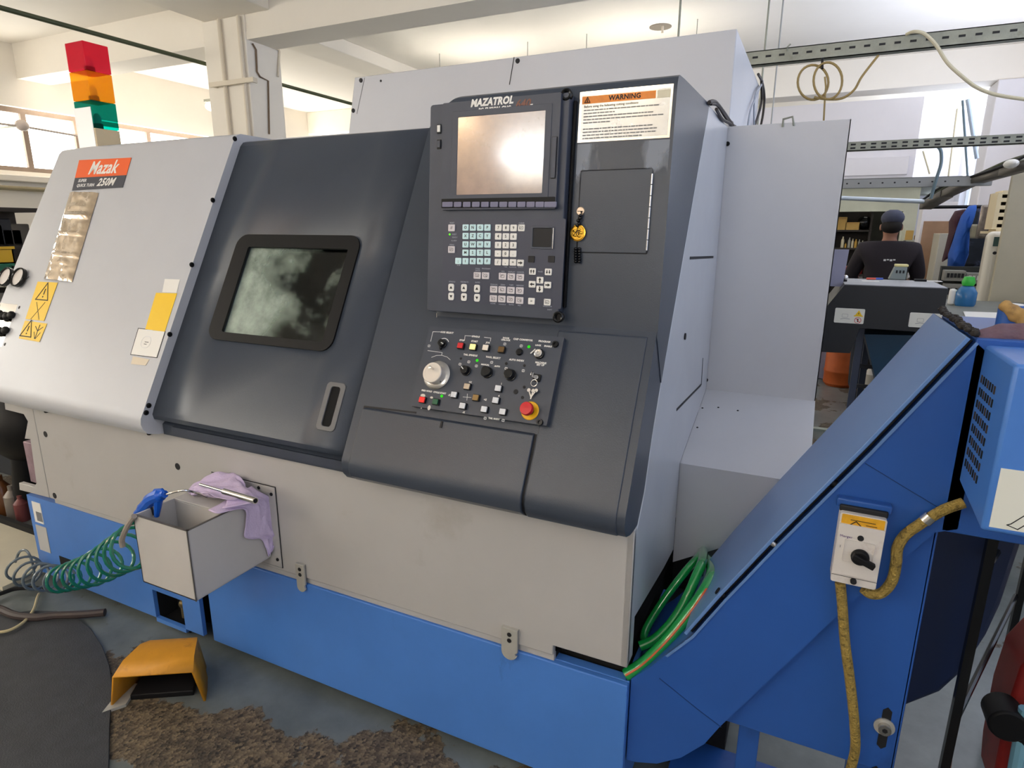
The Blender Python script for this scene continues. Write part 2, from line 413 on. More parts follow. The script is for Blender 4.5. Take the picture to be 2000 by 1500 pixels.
batten(-3.3, -4.15, 3.40, 'ceiling batten lamp near the front wall, left one', .55, glow('warm_tube', (255, 214, 170), 30)); batten(-1.37, -3.9, 3.49, 'ceiling batten lamp near the front wall, right one', .55, glow('warm_tube2', (255, 236, 205), 30))
# long green pipe under the ceiling
b = MB(); b.tube([(-5.05, YF+.02, 3.08), (-5.05, 7.5, 3.08)], .018, mat('dark_green_pipe', (70, 78, 52), .5), 10)
pipe = b.build('ceiling_pipe'); tag(pipe, 'long thin dark green pipe crossing under the ceiling behind the column', 'pipe')
# small lamp at left behind the column
lt = thing('bulkhead_lamp', PY(4.6).at(410, 205), 'small round white lamp under a bracket left of the concrete column', 'lamp')
p = PY(4.6).at(412, 198)
MB().bb(p.x-.07, p.x+.07, 4.55, 4.72, p.z-.01, p.z+.02, galv_m).tube([(p.x, 4.63, p.z), (p.x, 4.63, CZ)], .008, galv_m, 6).build('bracket', lt)
q = PY(4.6).at(412, 208); MB().ell(q, (.07, .07, .055), glow('lamp_glow', (255, 250, 235), 3)).build('globe', lt)
# ceiling smudge fitting
p = PZ(CZ).at(1290, 52)
tag(MB().cyl((p.x, p.y, CZ-.006), (p.x, p.y, CZ), .11, mat('grey_plate', (130, 122, 112), .8)).cyl((p.x+.03, p.y-.03, CZ-.07), (p.x+.03, p.y-.03, CZ), .012, wconduit).build('ceiling_rose'), 'small round grey ceiling plate with a hook above the rear cabinet', 'ceiling plate')

# ================================================================== LATHE
LA = thing('lathe_machine', (-1.4, .8, 0), 'large computer-controlled turning lathe with grey-white covers, charcoal hood and blue base', 'machine')
def lip(off=0, z0=.957, under=0.0, s=1):
    """front profile points (y,z) from under-edge up to start of slanted plane"""
    y0 = yL(z0)+off
    return [(under, .862), (y0+.045, .866), (y0+.008, .878), (y0-.008, .897), (y0-.0135, .917), (y0-.0105, .938), (y0, z0)]
# --- fixed cover on the left
def cover_prof(off, top=1.925):
    P = lip(off); yt = yL(top)+off
    P += [(yL(top-.022)+off, top-.022), (yt+.004, top-.006), (yt+.02, top), (1.04, top), (1.04, .862)]
    return P
b = MB(); XC0, XCF, XC1 = -2.90, -2.63, -1.705
b.loft([[(XC0, y, z) for y, z in cover_prof(.055)], [(XC0+.03, y, z) for y, z in cover_prof(.03)], [(XCF, y, z) for y, z in cover_prof(.001)], [(XC1, y, z) for y, z in cover_prof(0)]], cover_m)
CV = b.build('fixed_cover', LA, ang=25, label='smooth grey-white slanted left cover')
# screws on the cover edge (side facing the door)
eb = MB()
for px, py in ((458, 271), (415, 391), (374, 517), (331, 653), (290, 792), (285, 806)):
    p = PX(XC1).at(px, py); eb = MB()
    screw(eb, PX(XC1).mat(Vector((XC1, p.y, p.z))), .009, .006); eb.build('edge_screw', CV)
for px, py in ((92, 803), (293, 846)):
    p = PY(-.002).at(px, py); eb = MB(); screw(eb, PY(-.002).mat(p), .007, .01); eb.build('edge_screw', LA)

# brand plate
def plane_quad(b, P, off, h, corners, m):
    q = [P.at(x, y, off) for x, y in corners]; n = P.n*h
    b.add(q+[p+n for p in q], [(3, 2, 1, 0), (4, 5, 6, 7), (0, 1, 5, 4), (1, 2, 6, 5), (2, 3, 7, 6), (3, 0, 4, 7)], m)
def lerp2(a, c, t): return (a[0]+(c[0]-a[0])*t, a[1]+(c[1]-a[1])*t)
b = MB(); tl, tr, br, bl = (155, 313), (257, 308), (240, 366), (141, 372)
ml, mr = lerp2(tl, bl, .59), lerp2(tr, br, .59)
plane_quad(b, PL, .0005, .001, [bl, br, mr, ml], dlabel_m); plane_quad(b, PL, .0005, .001, [ml, mr, tr, tl], orange_m)
b.T = PL.M(202, 328, .0016); b.text('Mazak', .088, white_m, shear=.12, bold=.0018, sx=.82)
b.T = PL.M(207, 356, .0016); b.text('250M', .05, white_m, shear=.2, bold=.0012, sx=.95)
b.T = PL.M(161, 353, .0016); b.text('SUPER', .02, whitep_m, bold=.0005, align='CENTER')
b.T = PL.M(167, 362, .0016); b.text('QUICK TURN', .02, whitep_m, bold=.0005, align='CENTER', sx=.95)
b.build('name_plate', CV, label='orange and dark grey name plate reading Mazak SUPER QUICK TURN 250M')
# crumpled clear pouch taped under the plate
pouch_m = mat('crumpled_film', (196, 176, 150), .12, .55, var=.25, scale=14, rvar=.08, coat=1)
b = MB(); NX, NY = 14, 46; vs = []
c00, c10, c11, c01 = [PL.at(*q, .001) for q in ((137, 376), (193, 377), (141, 551), (86, 545))]
for j in range(NY+1):
    for i in range(NX+1):
        s_, t_ = i/NX, j/NY
        p = c00.lerp(c10, s_).lerp(c01.lerp(c11, s_), t_)
        e = min(s_, 1-s_)*2
        h = .004+.007*abs(noise.noise(Vector((s_*3, t_*9, 1))))+.006*abs(noise.noise(Vector((s_*8, t_*20, 4))))
        if abs(t_-.48) < .02 or abs(t_-.27) < .025 or abs(t_-.72) < .015: h += .006
        if t_ > .8: h += .008*abs(noise.noise(Vector((s_*14, t_*12, 7))))
        vs.append(p+PL.n*(h*min(1, e*3+.1)))
b.add(vs, [(j*(NX+1)+i, j*(NX+1)+i+1, (j+1)*(NX+1)+i+1, (j+1)*(NX+1)+i) for j in range(NY) for i in range(NX)], pouch_m)
b.build('film_pouch', CV, label='crumpled shiny clear film pouch taped on the cover', ang=80)
# yellow hazard labels
def tri_outline(b, s, w, m):
    pts = [(0, s*.62), (-s*.56, -s*.38), (s*.56, -s*.38)]
    for i in range(3):
        a = Vector((*pts[i], .0004)); c = Vector((*pts[(i+1) % 3], .0004)); d = (c-a); L_ = d.length; ang = math.atan2(d.y, d.x)
        b.box((a+c)/2, (L_+w, w, .0008), m, Matrix.Rotation(ang, 3, 'Z'))
    b.box((0, s*.1, .0004), (w*1.3, s*.34, .0008), m); b.box((0, -s*.2, .0004), (w*1.5, w*1.5, .0008), m)
b = MB(); plane_quad(b, PL, .0005, .0008, [(50, 623), (86, 627), (113, 552), (74, 550)], yellow_m)
b.T = PL.M(86, 573, .0014); tri_outline(b, .075, .004, ink_m)
b.T = PL.M(74, 607, .0014)
for r in (55, -50): b.box((0, 0, 0), (.095, .0025, .0008), ink_m, Matrix.Rotation(math.radians(r), 3, 'Z'))
b.build('hazard_label', CV, label='tall yellow hazard label with a warning triangle and a cross')
b = MB(); plane_quad(b, PL, .0005, .0008, [(37, 661), (77, 668), (92, 632), (49, 626)], yellow_m)
b.T = PL.M(54, 645, .0014); tri_outline(b, .07, .004, ink_m)
b.T = PL.M(73, 648, .0014); b.box((0, 0, 0), (.004, .06, .0008), ink_m)
for r, yy in ((35, .012), (-35, .012), (55, -.016), (-55, -.016)): b.box((.012*(1 if r > 0 else -1), yy, 0), (.035, .003, .0008), ink_m, Matrix.Rotation(math.radians(r), 3, 'Z'))
b.build('hazard_label', CV, label='wide yellow hazard label with a triangle and a struck figure')
b = MB(); plane_quad(b, PL, .0005, .0008, [(284, 643), (322, 648), (346, 573), (305, 572)], mat('plain_yellow', (244, 200, 10), .35))
b.build('hazard_label', CV, label='plain yellow rectangle label near the cover edge')
b = MB(); plane_quad(b, PL, .0005, .0008, [(317, 571), (345, 572), (352, 546), (322, 545)], white_m); b.build('paper_label', CV, label='small blank white label above the yellow one')
b = MB(); plane_quad(b, PL, .0005, .0008, [(256, 692), (306, 698), (322, 648), (271, 642)], white_m)
plane_quad(b, PL, .0004, .0006, [(254.5, 693), (307, 699.5), (323.5, 647), (270, 640.5)], ink_m)
b.T = PL.M(285, 668, .0015); b.rrect(.05, .045, .02, 0, .0005, whitep_m, (.046, .041, .018, 0, 0)); b.box((0, .045, 0), (.03, .003, .0005), whitep_m); b.box((.004, 0, 0), (.02, .002, .0006), ink_m); b.box((0, -.008, 0), (.014, .002, .0006), ink_m)
b.build('paper_label', CV, label='white diagram label outlined in black')
b = MB(); plane_quad(b, PL, .0004, .001, [(256, 711), (285, 714), (292, 702), (260, 696)], mat('old_tape', (216, 202, 178), .4)); b.build('paper_label', CV, label='scrap of old beige tape')
# gauge rings + connector plate on the left facet
for px, py, l in ((25, 546, 'left'), (50, 547, 'right')):
    b = MB(); b.T = PL.M(px, py, -.022)
    b.lathe([(.0, .024), (.036, .024), (.037, .03)], mat('gauge_face', (208, 202, 198), .3), 28)
    b.lathe([(.036, .02), (.043, .02), (.0435, .034), (.041, .037), (.037, .034), (.0365, .024)], blackg_m, 28)
    b.T = PL.M(px, py, 0); b.box((.008, .006, .002), (.03, .003, .001), ink_m, Matrix.Rotation(.7, 3, 'Z'))
    b.build('pressure_gauge', CV, label='small round pressure gauge with dark rim')
b = MB(); b.T = PL.M(10, 636, -.02); b.rrect(.19, .19, .012, 0, .012, chrome_m)
for (x, y) in ((.082, .082), (.082, -.082), (-.082, .082), (-.082, -.082)): b.cyl((x, y, .012), (x, y, .016), .007, ink_m, 10)
b.build('connector_plate', CV, bevel=.001, label='polished steel connector plate')
for yy in (.038, -.03):
    b = MB(); b.T = PL.M(10, 636, -.02)
    for k in range(5): b.ell((-.06+.03*k, yy+.006*math.sin(k*2), .022), (.02, .017, .013), black_m)
    b.build('connector_knob', CV, label='row of black knobs on the connector plate')

# --- sliding door
DT = 1.9
b = MB()
dz = .962; dy = .038
prof = [(yL(dz)+dy+.05, .915), (yL(dz)+dy+.012, .917), (yL(dz)+dy-.004, .925), (yL(dz)+dy-.008, .942), (yL(dz)+dy, dz)]
glass = [PD.at(*q) for q in ((486, 480), (686, 484), (620, 660), (438, 650))]
gx0 = min(glass[0].x, glass[3].x); gx1 = max(glass[1].x, glass[2].x); gz0 = min(glass[2].z, glass[3].z)-.004; gz1 = max(glass[0].z, glass[1].z)
XD0, XD1 = -1.745, -.84
for z in (gz0, gz1, DT-.02): prof.append((yL(z)+dy, z))
prof += [(yL(DT)+dy+.004, DT-.005), (yL(DT)+dy+.02, DT), (yL(DT)+dy+.3, DT)]
xs = [XD0, gx0, gx1, XD1]; n = len(prof); vs = [(x, y, z) for x in xs for y, z in prof]; fs = []
for i in range(3):
    for j in range(n-1):
        if i == 1 and j == 5: continue
        fs.append((i*n+j, (i+1)*n+j, (i+1)*n+j+1, i*n+j+1))
b.add(vs, fs, dark_m)
DO = b.build('sliding_door', LA, ang=25, label='charcoal slanted sliding door with viewing window')
so = DO.modifiers.new('thickness', 'SOLIDIFY'); so.thickness = .012; so.offset = -1
# black rubber frame
wc = [PD.at(*q) for q in ((470, 455), (712, 466), (641, 696), (408, 655))]
ox0 = (wc[0].x+wc[3].x)/2; ox1 = (wc[1].x+wc[2].x)/2
vlen = lambda z0, z1: (z1-z0)*math.sqrt(1+SL*SL)
oz0 = (wc[2].z+wc[3].z)/2; oz1 = (wc[0].z+wc[1].z)/2
def PDp(x, z): return Vector((x, yL(z)+dy, z))
b = MB(); b.T = PD.mat(PDp((ox0+ox1)/2, (oz0+oz1)/2))
gw, gh = gx1-gx0, vlen(gz0, gz1)
b.rrect(ox1-ox0, vlen(oz0, oz1), .045, -.002, .006, black_m, (gw-.012, gh-.012, .008, (gx0+gx1)/2-(ox0+ox1)/2, vlen((oz0+oz1)/2, (gz0+gz1)/2)))
WF = b.build('window_frame', DO, label='black rounded rubber window surround')
# glass with dried coolant residue
gm = bpy.data.materials.new('smeared_glass'); gm.use_nodes = True; nt = gm.node_tree; N = nt.nodes; L = nt.links
pr = N['Principled BSDF']; pr.inputs['Base Color'].default_value = (*lin((205, 220, 208)), 1); pr.inputs['Roughness'].default_value = .6
tr = N.new('ShaderNodeBsdfTransparent'); tr.inputs['Color'].default_value = (.62, .7, .66, 1)
gl = N.new('ShaderNodeBsdfGlossy'); gl.inputs['Roughness'].default_value = .06
fr = N.new('ShaderNodeFresnel'); fr.inputs['IOR'].default_value = 1.45
ms = N.new('ShaderNodeMixShader'); L.new(fr.outputs[0], ms.inputs[0]); L.new(tr.outputs[0], ms.inputs[1]); L.new(gl.outputs[0], ms.inputs[2])
tc = N.new('ShaderNodeTexCoord'); nz = N.new('ShaderNodeTexNoise'); nz.inputs['Scale'].default_value = 5; nz.inputs['Detail'].default_value = 7; nz.inputs['Roughness'].default_value = .6
L.new(tc.outputs['Object'], nz.inputs['Vector'])
sx = N.new('ShaderNodeSeparateXYZ'); L.new(tc.outputs['Object'], sx.inputs[0])
ma = N.new('ShaderNodeMapRange'); ma.inputs['From Min'].default_value = .1; ma.inputs['From Max'].default_value = -.16; ma.inputs['To Min'].default_value = -.16; ma.inputs['To Max'].default_value = .12
L.new(sx.outputs['X'], ma.inputs['Value'])
ad = N.new('ShaderNodeMath'); ad.operation = 'ADD'; L.new(nz.outputs['Fac'], ad.inputs[0]); L.new(ma.outputs['Result'], ad.inputs[1])
mr = N.new('ShaderNodeMapRange'); mr.inputs['From Min'].default_value = .36; mr.inputs['From Max'].default_value = .75; mr.inputs['To Max'].default_value = .72
L.new(ad.outputs[0], mr.inputs['Value'])
m2 = N.new('ShaderNodeMixShader'); L.new(mr.outputs['Result'], m2.inputs[0]); L.new(ms.outputs[0], m2.inputs[1]); L.new(pr.outputs[0], m2.inputs[2])
L.new(m2.outputs[0], N['Material Output'].inputs[0])
b = MB(); b.T = PD.mat(PDp((gx0+gx1)/2, (gz0+gz1)/2)); b.box((0, 0, -.012), (gw+.01, gh+.01, .004), gm)
b.build('window_glass', DO, label='viewing glass clouded with dried coolant')
# handle
hc = [PD.at(*q) for q in ((645, 746), (678, 750), (655, 845), (614, 838))]
b = MB(); c_ = (hc[0]+hc[1]+hc[2]+hc[3])/4; b.T = PD.mat(c_)
hw, hh = .072, (hc[0]-hc[3]).length
grey_cast = mat('grey_plastic_trim', (104, 104, 106), .4)
b.rrect(hw, hh, .014, -.001, .005, grey_cast, (hw*.5, hh*.82, .01, 0, 0))
H = b.build('door_handle', LA, bevel=.0015, label='grey rounded recessed pull handle')
b = MB(); b.T = PD.mat(c_); b.rrect(hw*.5, hh*.82, .01, -.0005, .0008, void_m); b.build('handle_recess', H, label='black handle recess')
# dark rail under the door
b = MB(); b.prism([(-.02, .862), (.05, .862), (.05, .915), (.0, .915), (-.02, .9)], 'x', -1.70, -.84, dark_m)
b.prism([(-.028, .872), (-.02, .872), (-.02, .9), (-.028, .9)], 'x', -1.64, -.84, ctl_m)
b.build('door_track', LA, label='dark door track under the sliding door')
# inside of the machining space: turret and chuck
b = MB(); int_m = mat('machined_iron', (120, 122, 112), .45, .6, var=.2, scale=9)
b.T = Matrix.Translation((-1.28, .62, 1.38)) @ Matrix.Rotation(math.radians(90), 4, 'Y')
b.lathe([(0, -.1), (.15, -.1), (.16, -.08), (.16, .06), (.13, .09), (0, .09)], int_m, 12)
for k in range(6):
    a = k*PI/3+.3; b.box((.19*math.cos(a), .19*math.sin(a), .0), (.07, .07, .11), int_m, Matrix.Rotation(a, 3, 'Z')); b.cyl((.24*math.cos(a), .24*math.sin(a), 0), (.3*math.cos(a), .3*math.sin(a), 0), .015, steel_m, 10)
b.build('tool_turret', LA, bevel=.003, label='tool turret seen dimly through the door glass')
b = MB(); b.T = Matrix.Translation((-1.66, .55, 1.35)) @ Matrix.Rotation(math.radians(90), 4, 'Y')
b.lathe([(0, 0), (.13, 0), (.13, .1), (.11, .12), (0, .12)], int_m, 30)
for k in range(3): a = k*2*PI/3; b.box((.06*math.cos(a), .06*math.sin(a), .14), (.07, .03, .05), int_m, Matrix.Rotation(a, 3, 'Z'))
b.build('chuck', LA, bevel=.002)
b = MB(); b.bb(-1.5, -1.42, .5, .54, 1.44, 1.5, mat('cream_plastic', (226, 214, 150), .5)); b.build('tool_holder', LA)

# --- control hood (right part)
b = MB(); XH0 = -.828
P = lip(0, .957, 0.0); P = P+[(yL(1.875), 1.875), (yL(1.893)+.002, 1.893), (yL(1.9)+.015, 1.9), (.62, 1.9), (.09, .93), (.075, .862)]
b.prism(P, 'x', XH0, -.002, dark_m)
HD = b.build('control_hood', LA, ang=25, bevel=.004, label='charcoal hood carrying the controls')
# steep cabinet box
b = MB()
def fU(z): return .118+.047/.57*(z-1.33)
P = [(fU(1.32), 1.32), (fU(1.885), 1.885), (fU(1.9)+.002, 1.903), (fU(1.9)+.009, 1.916), (fU(1.9)+.022, 1.922), (.25, 1.925), (.628, 1.933), (.2, 1.19)]
rr_ = .05; rings = []
for k in range(6):     # rounded left end
    a = math.radians(90*k/5); dxx = rr_*(1-math.sin(a)); dzz = rr_*(1-math.cos(a))
    t = .0
    rings.append([(-.632+rr_*(1-math.sin(a)), y+(0 if i > 5 else 0), z-(rr_*(1-math.cos(a)) if 0 < i < 7 else 0)) for i, (y, z) in enumerate(P)])
rings = [[(-.632+rr_*(1-math.cos(math.radians(90-90*k/5))), y, z-(rr_*(1-math.sin(math.radians(90-90*k/5))) if 0 < i < 7 else 0)) for i, (y, z) in enumerate(P)] for k in range(5, -1, -1)]
rings.append([(0, y, z) for y, z in P])
b.loft(rings, dark_m)
CB = b.build('control_cabinet', LA, ang=28, label='steep charcoal control cabinet front')
# storage door with shallow joint on the lower hood
def groove(b, P, pts, w=.004, m=None, off=.0003):
    q = [P.at(*p, off) for p in pts]
    for a, c in zip(q, q[1:]):
        d = (c-a); L_ = d.length; x = d.normalized(); y = P.n.cross(x)
        M = Matrix(((x.x, y.x, P.n.x, (a.x+c.x)/2), (x.y, y.y, P.n.y, (a.y+c.y)/2), (x.z, y.z, P.n.z, (a.z+c.z)/2), (0, 0, 0, 1)))
        o = b.T; b.T = M; b.box((0, 0, 0), (L_+w*.6, w, .0012), m or ink_m); b.T = o
zt = PL.at(710, 796).z; xa, xb = -.806, -.258
dpo = .010
P2 = [(yL(.957)-dpo-.002, .957)]
Pp = [(y-dpo*(.2 if z < .88 else 1), z) for y, z in lip(0)[1:]]+[(yL(zt)-dpo, zt), (yL(zt)+.004, zt+.002), (yL(1.0)+.02, .99), (yL(.957)+.02, .92)]
b = MB(); b.prism(Pp, 'x', xa+.012, xb-.004, dark_m)
b.build('storage_flap', HD, ang=28, bevel=.002, label='wide charcoal storage flap below the switches')
b = MB(); groove(b, PL, [(688, 893), (712, 794), (812, 806)], .005); b.T = PX(xb-.001).mat(Vector((xb-.001, 0, 0)))
b.T = Matrix.Identity(4)
b.prism([(y-.0012, z) for y, z in lip(0)[1:]]+[(yL(zt)-.0012, zt), (yL(zt)+.01, zt), (yL(.957)+.01, .93)], 'x', xb-.0035, xb+.0015, ink_m)
b.T = PL.M(862, 829, dpo+.0005); b.box((0, 0, 0), (.006, .018, .002), ink_m)
merge(HD, b.build('joint_gap', HD))
# raised right lower panel edge line
b = MB(); b.prism([(y-.004, z) for y, z in lip(0)[1:]]+[(yL(1.32)-.004, 1.32), (yL(1.32)+.01, 1.325), (yL(.957)+.01, .93)], 'x', xb+.004, -.022, dark_m)
b.build('lower_panel_skin', HD, ang=28, bevel=.002)

# ---- warning sign
silver_m = mat('worn_silver_label', (206, 206, 204), .22, .35, var=.12, scale=9, rvar=.12)
b = MB(); x0, x1, z0, z1 = -.233, -.008, 1.783, 1.9
def pU(x, z, off=0): return Vector((x, fU(z), z))+PU.n*off
b.T = PU.mat(pU((x0+x1)/2, (z0+z1)/2)); w, h = x1-x0, z1-z0
b.box((0, 0, .001), (w, h, .002), chrome_m); b.box((0, -.001, .0022), (w-.012, h-.014, .0012), silver_m)
b.box((-.016, .0385, .003), (w-.046, .017, .0008), mat('worn_orange', (236, 140, 50), .4, var=.15, scale=20)); b.box((.092, .0385, .003), (.03, .017, .0008), mat('worn_cream', (214, 206, 180), .4))
b.text('WARNING', .0155, ink_m, .0, .0385, .0036, bold=.0004)
b.T = b.T @ Matrix.Translation((-.092, .0375, .0036)); tri_outline(b, .012, .0015, ink_m); b.T = PU.mat(pU((x0+x1)/2, (z0+z1)/2))
b.text('Before using the following cutting conditions', .0075, ink_m, -.1, .0235, .003, align='LEFT', sx=.93, bold=.0001)
gi = mat('faded_print', (120, 120, 122), .6)
random.seed(3)
for k, wl in enumerate((.92, .4, .88, .97, .35, .0, .9, .94, .9, .75)):
    x = -.1
    while x < -.1+wl*.19:
        ww = random.uniform(.004, .013); b.box((x+ww/2, .015-.0072*k, .003), (ww, .0026, .0006), gi); x += ww+.0018
b.build('warning_sign', CB, label='silver sign with an orange WARNING bar and worn print')
wipe_m = bpy.data.materials.new('wipe_glare'); wipe_m.use_nodes = True; nt = wipe_m.node_tree; N = nt.nodes; L = nt.links; pr = N['Principled BSDF']  # pale film paints in the glare on the wiped patches
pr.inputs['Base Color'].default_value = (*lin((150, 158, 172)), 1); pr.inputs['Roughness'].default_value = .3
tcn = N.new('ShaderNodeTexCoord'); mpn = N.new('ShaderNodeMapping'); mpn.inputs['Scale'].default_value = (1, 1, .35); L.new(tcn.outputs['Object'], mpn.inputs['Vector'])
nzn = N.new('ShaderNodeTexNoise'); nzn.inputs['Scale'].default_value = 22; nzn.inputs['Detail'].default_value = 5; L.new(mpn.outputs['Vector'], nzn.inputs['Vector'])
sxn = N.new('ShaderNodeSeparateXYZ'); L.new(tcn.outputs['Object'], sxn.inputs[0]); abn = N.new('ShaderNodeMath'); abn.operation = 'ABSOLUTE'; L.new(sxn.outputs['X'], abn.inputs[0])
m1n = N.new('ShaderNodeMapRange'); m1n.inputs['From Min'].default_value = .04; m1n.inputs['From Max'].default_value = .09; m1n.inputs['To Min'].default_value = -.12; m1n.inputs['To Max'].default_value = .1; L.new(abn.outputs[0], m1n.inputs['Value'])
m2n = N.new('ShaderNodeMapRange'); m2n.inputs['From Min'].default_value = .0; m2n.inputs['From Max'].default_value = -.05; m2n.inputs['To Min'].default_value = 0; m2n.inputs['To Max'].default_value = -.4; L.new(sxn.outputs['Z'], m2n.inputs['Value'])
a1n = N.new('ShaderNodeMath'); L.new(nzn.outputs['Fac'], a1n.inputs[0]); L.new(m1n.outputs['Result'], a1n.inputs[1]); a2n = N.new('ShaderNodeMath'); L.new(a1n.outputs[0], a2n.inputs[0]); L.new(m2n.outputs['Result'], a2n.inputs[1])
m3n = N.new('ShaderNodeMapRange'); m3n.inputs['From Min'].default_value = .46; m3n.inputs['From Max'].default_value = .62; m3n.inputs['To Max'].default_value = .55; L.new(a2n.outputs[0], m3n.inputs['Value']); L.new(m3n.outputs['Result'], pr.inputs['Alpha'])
b = MB(); b.T = PU.mat(pU(-.12, 1.722)); b.box((0, 0, .0004), (.226, .116, .0004), wipe_m); b.build('wipe_glare_marks', CB, label='wiped streaks with their glare painted pale')
# ---- keyed access door with hinge
b = MB(); x0, x1, z0, z1 = -.219, -.042, 1.521, 1.716; b.T = PU.mat(pU((x0+x1)/2, (z0+z1)/2)); w, h = x1-x0, z1-z0
b.rrect(w+.005, h+.005, .004, -.001, .0006, ink_m); b.rrect(w, h, .004, 0, .003, dark_m)
AD = b.build('access_door', CB, bevel=.0006, label='small charcoal access door')
b = MB(); b.T = PU.mat(pU(x1+.001, (z0+z1)/2-.003)); 
for k in range(7):
    b.cyl((0, -.088+.0255*k, .004), (0, -.0645+.0255*k, .004), .0027, steel_m, 10)
b.build('hinge', AD, label='long steel piano hinge')
b = MB(); b.T = PU.M(1135, 413); b.lathe([(0, .006), (.0095, .006), (.011, .004), (.011, 0)], mat('satin_brass', (200, 180, 160), .3, .8), 22); b.box((0, 0, .0065), (.014, .0015, .001), ink_m); b.build('door_lock', AD, label='round metal cam lock')

# medallion hanging from the lock
ch = thing('key_charm', PU.at(1130, 430, .008), 'gold round medallion on a black bead string hanging from the cabinet lock', 'key charm')
b = MB()
for k, (px, py) in enumerate(((1134, 421), (1133, 426), (1129, 431), (1131, 437), (1127, 440))): b.ell(PU.at(px, py, .012), (.0045, .0045, .0045), blackg_m, 10, 7)
b.tube([PU.at(1135, 413, .008), PU.at(1135, 420, .014), PU.at(1128, 446, .008)], .0015, blackg_m, 6); b.build('bead_string', ch)
b = MB(); b.T = PU.M(1129, 455, .006); b.lathe([(0, 0), (.019, 0), (.0205, .001), (.0205, .0035), (.018, .004), (.017, .0028), (0, .0028)], gold_m, 30)
for k in range(5): b.ell((.009*math.cos(k*1.3), .009*math.sin(k*1.3), .003), (.006, .0035, .0018), gold_m, 8, 6)
for k in range(4): b.box((-.006+.004*k, .001*k, .0036), (.0015, .014, .001), ink_m, Matrix.Rotation(.3*k-.5, 3, 'Z'))
b.build('medallion', ch)
b = MB(); b.tube([PU.at(1128, 468, .004), PU.at(1127, 490, .004)], .001, black_m, 5)
for k in range(6):
    for s_ in (-1, 1): b.ell(PU.at(1128+s_*3.6, 486+k*5, .007), (.0048, .0048, .0042), blackg_m, 10, 7)
b.build('bead_tassel', ch)

# ================= operator panel (screen + keyboard)
PO = .034
def oU(px, py, off=0): return PU.M(px, py, PO+off)
b = MB(); OX0, OX1, OZ0, OZ1 = -.642, -.247, 1.35, 1.893
cM = PU.mat(pU((OX0+OX1)/2, (OZ0+OZ1)/2)); b.T = cM; ow, oh = OX1-OX0, (OZ1-OZ0)*1.0034
b.rrect(ow, oh, .008, 0, PO, ctl_m)
OP = b.build('operator_panel', LA, bevel=.002, label='charcoal operator panel with screen and keyboard')
#print('panel corner px check')
# groove strips right of the panel
b = MB()
for px in (1112, 1121):
    p = PU.at(px, 300); b.T = PU.mat(pU(p.x, 1.63)); b.box((0, 0, .006), (.006, .5, .012), ctl_m if px == 1112 else black_m)
b.build('edge_strip', OP, bevel=.001)
# display bezel
b = MB(); bx0 = PU.at(864, 300, PO+.01).x; bx1 = PU.at(1091, 300, PO+.01).x; bz1 = PU.at(970, 195, PO+.01).z; bz0 = PU.at(970, 412, PO+.01).z
bxc, bzc = (bx0+bx1)/2, (bz0+bz1)/2; b.T = PU.mat(pU(bxc, bzc)); bw, bh = bx1-bx0, bz1-bz0
b.rrect(bw, bh, .004, PO-.001, PO+.012, ctl_m)
BZ = b.build('display_bezel', LA, bevel=.0015, label='raised display bezel')
sc_ = [PU.at(*q, PO+.0125) for q in ((892, 232), (1064, 219), (1060, 379), (894, 385))]
sx0 = (sc_[0].x+sc_[3].x)/2; sx1 = (sc_[1].x+sc_[2].x)/2; sz0 = (sc_[2].z+sc_[3].z)/2; sz1 = (sc_[0].z+sc_[1].z)/2
scr_m = mat('dusty_screen', (130, 106, 96), .30, .0, var=.35, scale=5, spec=.5, rvar=.06, coat=1)
MATS['dusty_screen'].node_tree.nodes['Principled BSDF'].inputs['Coat Roughness'].default_value = .11; MATS['dusty_screen'].node_tree.nodes['Principled BSDF'].inputs['Coat IOR'].default_value = 2.0
sxc, szc = (sx0+sx1)/2, (sz0+sz1)/2
b = MB(); b.T = PU.mat(pU(sxc, szc)); b.rrect(sx1-sx0+.034, sz1-sz0+.03, .003, PO+.011, PO+.0135, ctl_m, (sx1-sx0, sz1-sz0, .002, 0, 0)); b.build('screen_frame', BZ, bevel=.0008)
b = MB(); b.T = PU.mat(pU(sxc, szc)); b.box((0, 0, PO+.0118), (sx1-sx0+.004, sz1-sz0+.004, .001), scr_m); b.build('screen', BZ, label='switched-off dusty brownish screen')
# logo
b = MB(); b.T = oU(960, 199, .0122); b.text('MAZATROL', .0245, white_m, shear=.22, bold=.0011, sx=.9)
b.T = oU(966, 213, .0122); b.text('PC-FUSION-CNC', .0135, white_m, bold=.0006, sx=.86)
b.T = oU(1021, 203, .0122); b.text('640', .027, mat('faded_red_print', (122, 78, 64), .5), shear=.25, bold=.0008, sx=.95)
b.T = oU(1038, 207, .0122); b.text('T', .011, white_m, bold=.0005)
merge(BZ, b.build('logo_print', BZ))
# side slot, left buttons, side grip
b = MB(); p = PU.M(1082, 308, PO+.0125); b.T = p; b.rrect(.014, .098, .002, 0, .002, ink_m); b.rrect(.011, .095, .002, .001, .004, ctl_m); b.build('card_slot_cover', BZ)
for py, mm, l in ((252, white_m, 'white'), (282, ctl_m, 'grey')):
    b = MB(); b.T = PU.M(858, py, PO); b.box((0, 0, .001), (.012, .024, .003), ink_m); b.box((.001, 0, .003), (.009, .017, .005), mm); b.build('power_button', OP, bevel=.0006, label='small %s button on the panel edge' % l)
